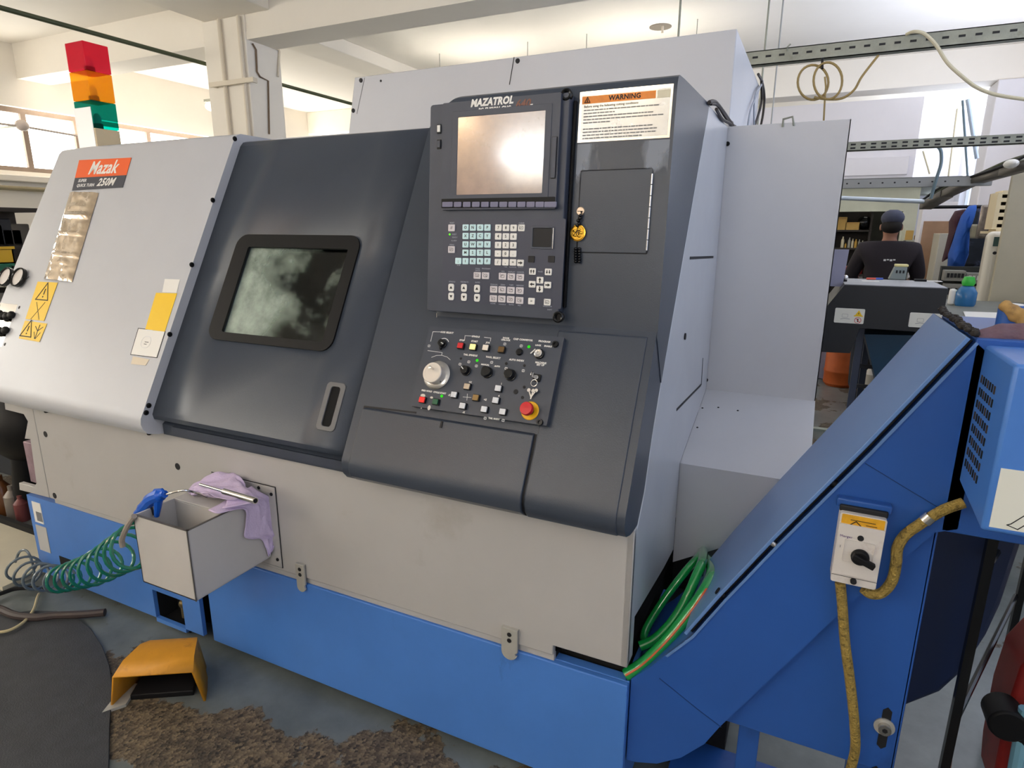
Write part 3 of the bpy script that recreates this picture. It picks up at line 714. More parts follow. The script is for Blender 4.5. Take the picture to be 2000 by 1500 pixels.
# soft keys
softm = mat('blue_grey_key', (112, 112, 138), .35)
b = MB(); b.T = PU.mat(pU(bxc, PU.at(970, 399, PO+.012).z)); b.rrect(bw*.985, .024, .002, PO+.011, PO+.014, black_m); 
b.build('soft_key_tray', BZ)
for k in range(12):
    px = 873+17.8*k+(3 if k == 11 else 0) - (2 if k == 0 else 0); w = .022 if 0 < k < 11 else .032
    b = MB(); b.T = PU.M(px+4, 399.5, PO+.014); b.rrect(w, .013, .002, 0, .0035, softm, n=3); b.build('soft_key', BZ)
# keyboard plate
b = MB(); k0 = PU.at(867, 430, PO); k1 = PU.at(1096, 606, PO); b.T = PU.mat(pU((k0.x+k1.x)/2, (k0.z+k1.z)/2)); b.rrect(k1.x-k0.x, k0.z-k1.z, .004, PO-.001, PO+.0015, mat('keyboard_plate', (62, 66, 82), .4))
tx = lambda X: 850+X/6.82
ty = lambda Y: 420+Y/6.82
KB = b.build('keyboard', LA, bevel=.0005, label='dark keyboard plate')
KO = PO+.0015
def arrow(b, d, s=.006, z=.0):
    R = Matrix.Rotation(d, 4, 'Z'); o = b.T; b.T = b.T @ R
    b.prism([(-s*.6, 0), (s*.6, 0), (0, s)], 'z', z, z+.0004, ink_m); b.bb(-s*.22, s*.22, -s*.9, 0, z, z+.0004, ink_m); b.T = o
def key(X, Y, m, glyph=None, w=.0185, h=.0165, rad=.002, extra=None, px=None, lab=None):
    b = MB(); b.T = PU.M(tx(X), ty(Y), KO); b.rrect(w, h, rad, 0, .003, m, n=3); z = .0031
    if glyph:
        if glyph in ('up', 'down', 'left', 'right'): arrow(b, {'up': 0, 'down': PI, 'left': PI/2, 'right': -PI/2}[glyph], .007, z)
        elif glyph in ('tu', 'td'): s_ = .0045; o = b.T; b.T = b.T @ Matrix.Rotation(0 if glyph == 'tu' else PI, 4, 'Z'); b.prism([(-s_, -s_*.7), (s_, -s_*.7), (0, s_)], 'z', z, z+.0004, ink_m); b.T = o
        elif glyph in ('uu', 'dd'):
            o = b.T
            for q in (-.0035, .0035): b.T = o @ Matrix.Translation((q, 0, 0)); arrow(b, 0 if glyph == 'uu' else PI, .005, z)
            b.T = o
        elif glyph == 'pic':
            r = random.Random(int(X*7+Y)); b.rrect(.011, .008, .002, z, z+.0004, ink_m, (.0092, .0062, .0015, 0, 0), n=2)
            b.box((r.uniform(-.002, .002), r.uniform(-.001, .002), z), (.006, .0012, .0006), ink_m, Matrix.Rotation(r.uniform(-.6, .6), 3, 'Z')); b.box((-.0065, .0055, z), (.0016, .0016, .0006), ink_m)
        else: b.text(glyph, .0105, ink_m, 0, 0, z, bold=.0002, depth=.0002)
    b.build('key', KB, bevel=.0005)
for r, row in enumerate(('ONGP', 'XZCY', 'UWHV', 'MSTL', 'IKRF')):
    for c, g in enumerate(row): key(410+97*c-r*.5, (168, 280, 392, 502, 615)[r], bluek_m, g)
for r, row in enumerate(('789', '456', '123', '-0.', '/,=')):
    for c, g in enumerate(row): key(847+101*c-r*2, (170, 285, 400, 514, 628)[r]+c*1.5, white_m, g)
key(1153, 172, white_m, 'pic'); key(1140, 638, white_m, 'right'); key(313, 612, bluek_m, ';')
key(224, 172, greyk_m, '//', .0205, .018); key(222, 460, greyk_m, 'pic', .0205, .018)
for X, Y in ((565, 805), (676, 808), (902, 815), (1018, 822), (1137, 830), (785, 990), (897, 995), (1014, 1003), (1131, 1008), (780, 1112), (893, 1118), (1010, 1125), (1128, 1137)): key(X, Y, greyk_m, 'pic', .0215, .0175)
for X, Ya, Yb in ((218, 965, 1083), (388, 970, 1092), (562, 980, 1102)): key(X, Ya, white_m, 'tu', .0175, .0205, .005); key(X, Yb, white_m, 'td', .0175, .0205, .005)
for X, Y, g in ((1300, 752, 'uu'), (1511, 758, 'dd'), (1400, 868, 'up'), (1296, 922, 'left'), (1503, 932, 'right'), (1397, 985, 'down'), (1287, 1147, '='), (1497, 1160, 'pic')): key(X, Y, white_m, g)
b = MB()
for X, Y, t in ((255, 258, 'RESET'), (262, 298, 'READY'), (250, 342, 'ALARM'), (225, 104, 'RESET'), (312, 668, 'EOB'), (222, 396, 'MENU'), (565, 716, 'TOOL'), (565, 740, 'DATA'), (678, 716, 'PROGRAM'), (902, 752, 'MDI'), (1018, 758, 'DISPLAY'), (1137, 762, 'CANCEL'), (1150, 108, 'CLEAR'), (935, 690, 'TAB'), (1035, 694, 'CANCEL'), (1140, 697, 'INPUT'), (785, 926, 'MANUAL'), (900, 930, 'ZERO'), (1014, 934, 'TAPE'), (1131, 940, 'MEMORY'), (770, 1180, 'HOME'), (893, 1190, 'HANDLE'), (1015, 1194, 'RAPID'), (1120, 1205, 'MDI'), (225, 888, 'SPINDLE'), (390, 892, 'FEEDRATE'), (565, 898, 'RAPID'), (1400, 755, 'PAGE'), (1495, 1218, 'WINDOW'), (1525, 1262, 'SHIFT')):
    b.T = PU.M(tx(X), ty(Y), KO+.0002); b.text(t, .0052, mat('print_pale', (170, 176, 190), .5), depth=.0001)
merge(KB, b.build('keyboard_print', KB))
b = MB(); b.T = PU.M(tx(1428), ty(300), KO); b.rrect(.062, .056, .004, 0, .0025, ctl_m, (.052, .047, .003, 0, 0)); b.box((0, 0, .0006), (.052, .047, .0012), ink_m); b.bb(.029, .0315, -.028, .024, .001, .004, steel_m); b.build('touch_pad', KB, bevel=.0006)
for X in (1283, 1549): b = MB(); b.T = PU.M(tx(X), ty(588), KO); b.rrect(.0175, .0165, .002, 0, .002, ink_m, n=3); b.build('touch_pad_button', KB)
b = MB(); b.T = PU.M(tx(195), ty(258), KO); b.ell((0, 0, .001), (.0028, .0028, .0016), glow('green_led', (120, 255, 60), 1.6), 10, 7); b.build('status_lamp', KB, label='lit green status lamp')
for px, py in ((1109, 187), (1093, 619)):
    b = MB(); b.T = PU.M(px, py, PO-.012 if px > 1100 else PO); b.lathe([(.0, -.001), (.0135, -.001), (.0145, .004), (.0145, .012), (.0115, .014), (.0075, .012), (.0075, .006), (0, .006)], blackg_m, 22); b.build('panel_bolt', OP, label='black socket bolt')
# bright trim line under the panel
b = MB(); groove(b, PU, [(853, 612), (853, 621), (966, 630)], .0015, steel_m, .001); b.build('trim_line', CB)

# ================= switch panel
SO = .022
sxp = lambda X: 790+X/6.25
syp = lambda Y: 630+Y/6.25
sc4 = [PL.at(*q, SO) for q in ((835, 647), (1097, 664), (1070, 842), (800.5, 800))]
QX0 = (sc4[0].x+sc4[3].x)/2; QX1 = (sc4[1].x+sc4[2].x)/2; QZ1 = (sc4[0].z+sc4[1].z)/2; QZ0 = (sc4[2].z+sc4[3].z)/2
def pL(x, z, off=0): return Vector((x, yL(z), z))+PL.n*off
b = MB(); b.T = PL.mat(pL((QX0+QX1)/2, (QZ0+QZ1)/2)); qw, qh = QX1-QX0, vlen(QZ0, QZ1)
b.rrect(qw, qh, .003, -.004, SO, mat('switch_panel_grey', (62, 68, 80), .36, var=.06, scale=10), n=3)
SP = b.build('switch_panel', LA, bevel=.0018, label='charcoal switch panel with knobs and square buttons')
#print('switch panel', round(qw, 3), round(qh, 3))
def sM(X, Y, off=0): return PL.M(sxp(X), syp(Y), SO+off)
def sbtn(X, Y, m, name='push_button', label=None, s=.0195):
    b = MB(); b.T = sM(X, Y); b.rrect(s, s*.92, .0015, 0, .007, blackg_m, n=2); b.rrect(s*.84, s*.76, .001, .007, .0105, m, n=2)
    b.build(name, SP, bevel=.0006, label=label)
lit = lambda n, c, e: mat(n, c, .3, emit=e)
whiteb = mat('button_white', (222, 224, 228), .35); warmb = mat('button_aged', (200, 182, 158), .4); amb = mat('button_amber', (150, 118, 62), .35)
sbtn(698, 292, red_m, label='red square button'); sbtn(848, 308, lit('lit_yellow', (255, 236, 150), .8), label='lit pale yellow square button'); sbtn(1005, 318, mat('button_cream', (240, 228, 212), .35), label='cream square button in the top row')
sbtn(1195, 340, mat('button_brown', (110, 82, 42), .3), label='brown square button')
for X, Y, m, l in ((778, 788, warmb, 'aged beige square button, top of the jog cross'), (1158, 812, whiteb, 'white square button'), (620, 888, whiteb, 'white square button'), (885, 925, amb, 'amber square button, right of the jog cross'), (1127, 958, whiteb, 'white square button'), (725, 1024, whiteb, 'white square button'), (988, 1066, whiteb, 'white square button'), (1212, 1096, whiteb, 'white square button')): sbtn(X, Y, m, label=l)
sbtn(232, 950, lit('lit_red', (226, 40, 34), .5), label='lit red square button at lower left'); sbtn(395, 975, mat('button_green', (26, 92, 62), .3), label='dark green square button')
# hand wheel
b = MB(); b.T = PL.M(854, 733, SO); b.lathe([(0, 0), (.0405, 0), (.0405, .003), (.036, .006), (.029, .008), (.029, .006), (0, .006)], steel_m, 48); HWb = b.build('hand_wheel', SP, label='silver pulse hand wheel')
b = MB(); b.T = PL.M(854, 733, SO+.006); b.lathe([(0, 0), (.027, 0), (.027, .018), (.0285, .02), (.0285, .028), (.027, .03), (.0215, .03), (.021, .0295), (0, .0295)], mat('wheel_face', (222, 214, 204), .3, .25), 48); b.build('wheel_disc', HWb)
b = MB(); b.T = PL.M(854, 733, SO+.036) @ Matrix.Translation((-.017, .016, 0)); b.lathe([(0, 0), (.0032, 0), (.0032, .012), (.0042, .013), (.0042, .018), (0, .019)], chrome_m, 14); b.build('wheel_crank', HWb)
b = MB(); b.T = PL.M(854, 733, SO+.036) @ Matrix.Translation((.014, -.016, -.0003)); b.text('8', .006, ink_m); b.build('wheel_print', HWb)
# rotary selector with arc scale
def knob(X, Y, r=.0115, h=.016, pointer=None, lobes=False, label=None, base=True, rot=0):
    b = MB(); b.T = sM(X, Y)
    if base: b.lathe([(0, 0), (r*1.15, 0), (r*1.15, .003), (r, .004)], blackg_m, 26)
    if lobes:
        pr_ = []
        for k in range(24): a = 2*PI*k/24; q = r*(1+.1*math.cos(3*a+rot)); pr_.append((q*math.cos(a), q*math.sin(a)))
        b.prism(pr_, 'z', 0, h, blackg_m)
    else: b.lathe([(r, 0), (r*.94, h), (r*.86, h+.001), (0, h+.001)], blackg_m, 26)
    if pointer is not None:
        b.T = b.T @ Matrix.Rotation(pointer, 4, 'Z'); b.bb(-.0012, .0012, r*.1, r*.95, h, h+.0018, white_m)
    b.build('rotary_knob', SP, bevel=.0008, label=label)
knob(472, 262, .0105, .014, -1.9, label='black axis selector knob'); b = MB(); b.T = sM(475, 262); b.prism([(-.004, -.011), (.004, -.011), (.001, -.02), (-.001, -.02)], 'z', .004, .013, blackg_m); b.build('knob_pointer', SP, bevel=.001)
knob(755, 592, .012, .016, .9, label='black knob with white wedge'); knob(1015, 612, .0135, .016, None, True, label='black lobed knob'); knob(1300, 645, .0135, .02, label='black round knob')
knob(1405, 362, .0085, .006, label='flat dark round button')
b = MB(); b.T = sM(1650, 388); b.lathe([(0, 0), (.0135, 0), (.0135, .006), (.012, .007)], blackg_m, 26); b.lathe([(.0095, .006), (.0105, .006), (.0105, .013), (.0085, .014), (.0045, .013), (.0045, .009), (0, .009)], chrome_m, 26); b.build('key_switch', SP, label='round chrome key switch')
b = MB(); b.T = sM(1570, 352, .003); b.box((0, 0, 0), (.003, .017, .003), white_m, Matrix.Rotation(-.7, 3, 'Z')); b.build('switch_pointer', SP)
for X, Y in ((1845, 268), (1655, 1220)): b = MB(); b.T = sM(X, Y); b.lathe([(0, 0), (.0085, 0), (.009, .002), (.008, .006), (.0045, .006), (.0045, .002), (0, .002)], blackg_m, 20); b.build('panel_bolt', SP)
for X, Y, r in ((690, 440, .0035), (1243, 500, .0038), (1465, 525, .0038), (1360, 845, .0065), (1463, 788, .004), (1440, 915, .004)): b = MB(); b.T = sM(X, Y); b.lathe([(0, -.001), (r, -.001), (r, .0008), (r*.7, .0008), (0, .0003)], ink_m, 16); b.build('empty_lamp_hole', SP)
gled = glow('green_led2', (60, 230, 40), 1.2)
for X, Y in ((1519, 296), (888, 463), (456, 898)): b = MB(); b.T = sM(X, Y); b.ell((0, 0, .0005), (.0042, .0042, .0028), gled, 14, 8); b.build('green_lamp', SP, label='lit green lamp')
# key in square switch + ring
b = MB(); b.T = sM(1622, 680); b.rrect(.02, .019, .002, 0, .006, blackg_m, n=2); b.cyl((0, 0, .006), (0, 0, .01), .006, steel_m); b.build('mode_key_switch', SP, bevel=.0006)
kr = thing('key_ring', PL.at(sxp(1590), syp(690), SO+.01), 'small keys on a steel ring hanging from the switch panel lock', 'keys')
b = MB(); b.T = sM(1600, 660, .01); b.box((-.001, .0, .008), (.002, .012, .016), steel_m); b.lathe([(0, .014), (.0, .014)], steel_m, 3) if False else None; b.cyl((-.004, 0, .018), (-.002, 0, .018), .008, steel_m, 16); b.build('key', kr)
b = MB(); c0 = PL.at(sxp(1582), syp(738), SO+.012); b.tube([c0+PL.u*.0085*math.cos(a)+PL.v*.0085*math.sin(a) for a in [2*PI*k/24 for k in range(24)]], .0009, chrome_m, 6, closed=True); b.build('ring', kr)
for X, Y, r_ in ((1530, 860, .5), (1560, 870, -.1), (1585, 860, -.5)):
    b = MB(); b.T = sM(X, Y, .008) @ Matrix.Rotation(r_, 4, 'Z'); b.bb(-.0016, .0016, -.014, .006, 0, .0012, steel_m); b.cyl((0, .008, 0), (0, .008, .0012), .0048, steel_m, 14); b.build('key', kr)
# emergency stop
b = MB(); b.T = sM(1535, 1078); b.lathe([(0, 0), (.0235, 0), (.024, .002), (.022, .0035), (.013, .0035), (0, .0035)], mat('estop_yellow', (240, 180, 26), .35), 40); ES = b.build('emergency_stop', SP, label='yellow emergency stop disc')
b = MB(); b.T = sM(1535, 1078, .0035); b.lathe([(0, 0), (.0105, 0), (.0105, .014)], blackg_m, 30); b.lathe([(.0105, .014), (.016, .017), (.017, .021), (.017, .028), (.0155, .032), (0, .033)], red_m, 40); b.build('stop_knob', ES, label='red mushroom knob')
# printed legends
b = MB()
for X, Y, t, s_ in ((520, 122, 'AXIS SELECT', .0062), (870, 172, 'SPINDLE', .0055), (703, 217, 'STOP', .0058), (855, 230, 'START', .0058), (1018, 246, 'JOG', .0055), (1240, 190, 'DOOR', .0055), (1236, 214, 'UNLOCK', .0055), (1446, 210, 'CHIP CONVEYOR', .006), (1708, 232, 'PROGRAM', .006), (1632, 278, 'LOCK', .0052), (1752, 290, 'ENABLE', .0052), (805, 398, 'TAIL SPINDLE', .006), (1082, 428, 'TOOL SELECT', .006), (1368, 460, 'AUTO INDEX', .006), (1664, 492, 'MACHINE', .006), (1660, 518, 'SET UP', .006), (272, 835, 'FEED HOLD', .0055), (430, 858, 'CYCLE START', .0055), (1092, 1175, 'TAIL BODY', .0055), (985, 515, 'MANUAL', .0052), (1132, 535, 'AUTO', .005), (802, 728, '+X', .006), (722, 1096, '-X', .006), (545, 885, '-Z', .006), (985, 942, '+Z', .006), (1183, 748, 'I', .006), (1152, 896, '4', .006)):
    b.T = sM(X, Y, .0002); b.text(t, s_*1.12, white_m, bold=.0003, depth=.0001)
def sline(pts, w=.0012):
    q = [PL.at(sxp(X), syp(Y), SO) for X, Y in pts]; o = b.T; b.T = Matrix.Identity(4); groove(b, PL, [(sxp(X), syp(Y)) for X, Y in pts], w, whitep_m, SO+.0002); b.T = o
b.T = Matrix.Identity(4)
sline([(320, 230), (348, 112), (450, 114)]); sline([(285, 342), (460, 366), (455, 400)]); sline([(735, 205), (740, 160), (820, 165)]); sline([(975, 180), (1055, 190), (1048, 228)])
sline([(715, 908), (815, 916)], .001); sline([(768, 870), (762, 950)], .001)
sline([(330, 425), (390, 402), (455, 400), (520, 420), (560, 455)], .001)
for a0, a1 in ((-55, 60),):
    c0 = PL.at(sxp(475), syp(262), SO+.0002); pts = [(c0+PL.u*.0165*math.sin(math.radians(a))+PL.v*.0165*math.cos(math.radians(a))) for a in range(-58, 63, 12)]
    for p, q in zip(pts, pts[1:]):
        d = q-p; x = d.normalized(); y = PL.n.cross(x); m_ = (p+q)/2; b.T = Matrix(((x.x, y.x, PL.n.x, m_.x), (x.y, y.y, PL.n.y, m_.y), (x.z, y.z, PL.n.z, m_.z), (0, 0, 0, 1))); b.box((0, 0, 0), (d.length*1.1, .002, .0003), whitep_m)
b.T = Matrix.Identity(4)
for X, Y in ((300, 285), (678, 508), (785, 480), (878, 530), (1240, 560), (1450, 588), (1065, 486), (1225, 262), (1425, 285), (985, 1168), (1205, 1195)):
    b.T = sM(X, Y, .0002); b.rrect(.008, .007, .002, 0, .0003, whitep_m, (.006, .005, .0015, 0, 0), n=2); b.bb(-.0005, .0005, -.0025, .0025, 0, .0003, whitep_m)
chip = mat('chipped_paint', (216, 208, 196), .6)
for X, Y, w, h in ((225, 890, .013, .008), (330, 915, .008, .005), (300, 1040, .008, .012), (205, 1045, .003, .003)): b.T = sM(X, Y, .0001); b.ell((0, 0, 0), (w*.6, h*.6, .0004), chip, 12, 6)
merge(SP, b.build('switch_print', SP))

# --- light side panel with slots, right end
b = MB()
side = [(.63, 1.931), (1.06, 1.931), (1.06, .973), (.58, .833), (.58, .52), (.42, .533), (.056, .585), (.056, .47), (0, .468), (0, .845), (.03, .86), (.084, .93), (.137, 1.066), (.235, 1.25), (.313, 1.377), (.464, 1.645)]
b.prism(side, 'x', -.02, .0, side_m)
SD = b.build('side_panel', LA, bevel=.003, label='grey-white end panel')
b = MB()
for pts in (((1348, 504), (1393, 502)), ((1373, 700), (1370, 751)), ((1369, 752), (1322, 800))): groove(b, PX(0), pts, .008 if pts[0][1] != 700 else .004, ink_m, .0008)
p = PX(0).at(1337, 657); b.cyl((0, p.y, p.z), (.004, p.y, p.z), .01, ink_m, 12)
b.build('slot', SD, label='dark slots in the end panel')
# --- guard sheet standing out to the right
b = MB(); gx = .385; t_ = .006
gp = [(1.062, 1.931), (1.062, .973), (.583, .833)]
for (y0, z0), (y1, z1) in zip(gp, gp[1:]):
    b.add([(0, y0, z0), (gx, y0, z0), (gx, y1, z1), (0, y1, z1), (0, y0+t_, z0+t_*.3), (gx, y0+t_, z0+t_*.3), (gx, y1+t_, z1+t_*.3), (0, y1+t_, z1+t_*.3)], [(0, 1, 2, 3), (7, 6, 5, 4), (0, 4, 5, 1), (1, 5, 6, 2), (2, 6, 7, 3), (3, 7, 4, 0)], cover_m)
l0 = PY(.583).at(1310, 1097); l1 = PY(.583).at(1445, 1058)
b.prism([(0, .833), (gx, .833), (gx, l1.z+(gx-l1.x)*(l1.z-l0.z)/(l1.x-l0.x)), (0, l0.z)], 'y', .583, .589, cover_m)
b.bb(gx-.003, gx+.0, 1.062, 1.085, .973, 1.931, cover_m)
GD = b.build('guard_sheet', LA, bevel=.0015, label='large plain grey sheet guard at the right end')
for px, py in ((1421, 281), (1380, 632), (1379, 742)):
    b = MB(); screw(b, PY(1.062).mat(PY(1.062).at(px, py)), .008, .005); b.build('guard_screw', GD)
b = MB(); 
for px, py in ((1372, 797), (1403, 796), (1441, 802), (1362, 835)):
    p = PY(.9).at(px, py); D = ray(px, py); 
    n_ = Vector((0, -(.973-.833), .479)).normalized(); t = (Vector((0, .583, .833))-CAM).dot(n_)/D.dot(n_); q = CAM+D*t
    b.ell(q, (.004, .004, .003), ink_m, 8, 6)
b.build('rivet_holes', GD)
b = MB(); p = PY(1.062).at(1542, 240); b.tube([(p.x-.02, 1.06, p.z-.012), (p.x-.02, 1.055, p.z+.012), (p.x+.008, 1.055, p.z+.018), (p.x+.015, 1.06, p.z-.01)], .004, galv_m, 6); b.build('sheet_clip', GD)

# --- body behind
b = MB(); b.bb(-2.87, 0-.021, 1.04, 1.08, .42, 1.92, cover_m); b.bb(-1.70, -.632, .6, 1.06, 1.895, 1.925, cover_m); b.bb(-.70, -.02, .45, 1.06, 1.905, 1.93, cover_m); b.prism([(.12,.87),(.55,1.88),(1.04,1.88),(1.04,.87)], 'x', -1.75, -1.72, void_m)
b.prism([(.1,.87),(.55,1.85),(1.04,1.85),(1.04,.87)], 'x', -.825, -.80, void_m)
b.build('body_shell', LA)
b = MB(); ytl = PY(1.08)
q = [(-1.72, 1.95), (-1.655, 2.245), (0, 2.25), (0, .45), (-1.72, .45)]
b.prism(q, 'y', 1.085, 2.05, cover_m)
RC = b.build('rear_cabinet', LA, bevel=.004, label='tall grey-white rear cabinet rising above the hood')
b = MB(); groove(b, PY(1.085), [(1004, 112), (995, 165)], .003, ink_m, .0008); groove(b, PY(1.085), [(712, 152), (697, 222)], .002, gi, .0008)
for px, py in ((705, 157), (690, 216), (1011, 119), (744, 158)):
    b.T = PY(1.085).mat(PY(1.085).at(px, py)); b.lathe([(0, .004), (.009 if px != 744 else .004, .003), (.01 if px != 744 else .005, 0)], ink_m, 12); b.T = Matrix.Identity(4)
b.build('cabinet_fastener', RC)
# left rear shelf boxes on the roof
p = PY(.8).at(262, 275)
b = MB(); x0 = PY(.8).at(236, 270).x; x1 = PY(.8).at(262, 270).x; b.bb(x0, x1+.02, .8, 1.0, 1.925, 1.99, mat('olive_grey_box', (128, 124, 104), .6)); b.build('roof_block', LA)
b = MB(); b.bb(x1+.02, x1+.55, .85, 1.02, 1.925, 1.975, cover_m); b.build('roof_block', LA)

# --- cables between side panel and guard
cab = thing('cable_bundle', (0, .9, 1.93), 'black and brown cables looping over the top of the end panel', 'cable')
for r_, pts in ((.006, ((1385, 200), (1396, 199), (1410, 215), (1424, 235), (1432, 246))), (.005, ((1399, 213), (1410, 232), (1422, 239), (1436, 247))), (.005, ((1388, 203), (1402, 206), (1418, 230), (1430, 240)))):
    b = MB(); b.tube(smoothpath([PX(.006).at(*q) for q in pts], 5), r_, mat('brown_black_cable', (52, 46, 44), .5), 7); b.build('cable', cab)
cab = thing('hanging_cables', (.02, 1.5, 1.9), 'dark cables hanging down the side of the tall rear cabinet', 'cable')
for r_, pts in ((.006, ((1485, 145), (1493, 162), (1497, 190), (1494, 225), (1489, 250))), (.006, ((1491, 158), (1492, 195), (1484, 228), (1476, 250))), (.004, ((1490, 158), (1478, 185), (1466, 215), (1460, 250))), (.004, ((1488, 165), (1474, 190), (1473, 250)))):
    b = MB(); b.tube(smoothpath([PX(.012).at(px-(4 if r_ > .005 else 0), py) for px, py in pts], 5), r_, mat('brown_black_cable', (52, 46, 44), .5) if r_ > .005 else mat('pale_cable', (170, 175, 185), .5), 7); b.build('cable', cab)

# --- lower front panel
zb = .468
b = MB()
nx = PY(0).at(1080, 1280).x
xs_l = PY(0).at(70, 830).x
fp = [(xs_l, .862), (-.0, .862), (0, zb), (nx, zb), (nx, .437), (xs_l, .437)]
b.prism(fp, 'y', 0, .02, beige_m)
FP = b.build('front_panel', LA, bevel=.003, label='long beige lower front panel')
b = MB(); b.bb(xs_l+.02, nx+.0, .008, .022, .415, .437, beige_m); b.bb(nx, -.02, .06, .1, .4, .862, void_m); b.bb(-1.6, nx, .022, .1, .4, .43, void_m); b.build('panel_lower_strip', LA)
# left end of the panel with hand cut-out
b = MB(); Q = lambda x, y: (PY(.0).at(x, y).x, PY(.0).at(x, y).z)
lp = [Q(69, 797), Q(8, 782), Q(10, 800), Q(46, 809), Q(54, 823), Q(48, 857), Q(59, 858), Q(71, 944), Q(66, 951), Q(37, 943), Q(38, 957), Q(96, 972), Q(91, 950)]
lp[0] = (xs_l-.003, .862); lp[-1] = (xs_l-.003, .437); lp[-2] = (xs_l-.003, .437)
lp = lp[:-1]
b.prism(lp, 'y', 0, .02, beige_m); b.build('end_bracket', LA, bevel=.002, label='beige end plate with a cut-out')
b = MB(); a, c = PY(.1).at(44, 862), PY(.1).at(74, 945); b.bb(a.x, c.x+.2, .1, .4, c.z, a.z, mat('mauve_casting', (142, 118, 128), .5, var=.25, scale=12)); b.build('end_casting', LA, bevel=.004, label='dull mauve casting behind the cut-out')
for px, py in ((89, 848), (347, 911), (107, 968)):
    b = MB(); p = PY(0).at(px, py); b.cyl((p.x, -.0012, p.z), (p.x, .01, p.z), .013, ink_m, 16); b.build('fixing_hole', FP)
# --- blue base
b = MB()
bl0, bl1 = -2.745, -1.665
pz = [Q(298, 1155), Q(358, 1174), Q(357, 1232), Q(303, 1217)]
hx0 = (pz[0][0]+pz[3][0])/2; hx1 = (pz[1][0]+pz[2][0])/2; hz0 = (pz[2][1]+pz[3][1])/2; hz1 = (pz[0][1]+pz[1][1])/2
for (x0, x1, z0, z1) in ((bl0, hx0, .03, .405), (hx0, hx1, .03, hz0), (hx0, hx1, hz1, .405), (hx1, bl1, .03, .405)): b.bb(x0, x1, .004, .02, z0, z1, blue_m)
b.bb(bl0, bl1, .004, .09, .405, .414, blue_m); b.bb(bl0, bl0+.012, .02, 1.5, .03, .414, blue_m)
BL = b.build('base_skirt', LA, label='blue base skirt, left section')
b = MB(); b.bb(hx0-.01, hx1+.01, .12, .125, hz0-.01, hz1+.01, void_m); b.bb(hx0-.012, hx0, .02, .12, hz0, hz1, void_m); b.bb(hx1, hx1+.012, .02, .12, hz0, hz1, void_m); b.bb(hx0, hx1, .02, .12, hz0-.01, hz0, void_m)
b.cyl(((hx0+hx1)/2+.03, .05, hz0+.03), ((hx0+hx1)/2+.03, .05, hz0+.08), .014, mat('old_brass', (120, 105, 70), .4, .7)); b.ell(((hx0+hx1)/2+.03, .05, hz0+.09), (.02, .02, .02), mat('old_brass', (120, 105, 70), .4, .7))
b.build('drain_opening', BL, label='dark opening with a small brass valve')
b = MB(); q0, q1, q2 = Q(114, 1086), Q(152, 1100), Q(116, 1112); b.prism([q0, q1, (q0[0], q0[1]-.07)], 'y', .0025, .005, void_m); b.build('base_notch', BL)
b = MB(); b.bb(-1.603, .004, 0.0, .018, .034, .414, blue_m); b.bb(-1.603, -1.59, .018, .3, .034, .414, blue_m); b.bb(-.01, .004, .018, .5, .034, .414, blue_m); b.bb(-1.603, 0, .018, .05, .405, .414, blue_m)
b.build('base_skirt', LA, bevel=.003, label='blue base skirt, long right section')
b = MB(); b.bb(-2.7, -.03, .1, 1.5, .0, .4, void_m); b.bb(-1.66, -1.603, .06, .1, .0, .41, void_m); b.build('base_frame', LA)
b = MB(); b.bb(bl0+.035, bl0+.1, .0015, .004, .29, .39, white_m); b.bb(bl0+.055, bl0+.098, .001, .0015, .3, .345, gi); b.bb(bl0+.03, bl0+.11, .0015, .004, .15, .275, mat('dirty_tape', (186, 186, 186), .5)); b.build('data_label', BL, label='worn white data label on the blue base')
# hooks holding the panel
for px, l in (((574, 600, 1100, 1167), 'grey rounded clip plate beside the tray'), ((977, 1013, 1224, 1302), 'grey rounded clip plate near the right end')):
    x0_, x1_, y0_, y1_ = px; a = PY(-.012).at(x0_+2, y0_); c = PY(-.012).at(x1_-3, y1_-8); w = abs(c.x-a.x); h = a.z-c.z; b = MB()
    r = w/2; pts = [(a.x, a.z), (a.x+w, a.z), (a.x+w, a.z-h*.72), (a.x+w*.86, a.z-h*.75), (a.x+w*.9, a.z-h*.84)]+[(a.x+r+r*math.cos(t), a.z-h+r+r*math.sin(t)) for t in [-.3-k*(PI-.3)/8 for k in range(9)]]
    b.prism(pts, 'y', -.012, -.004, galv_m if 0 else mat('zinc_plate', (184, 182, 174), .4, .3, var=.06, scale=20)); b.bb(a.x, a.x+w, -.006, .0, a.z-.004, a.z, mat('zinc_plate', (184, 182, 174)))
    for q in (.18, .37): b.cyl((a.x+w*.5, -.0135, a.z-h*q), (a.x+w*.5, -.011, a.z-h*q), .007, ink_m, 14)
    b.build('panel_clip', LA, bevel=.0015, label=l)

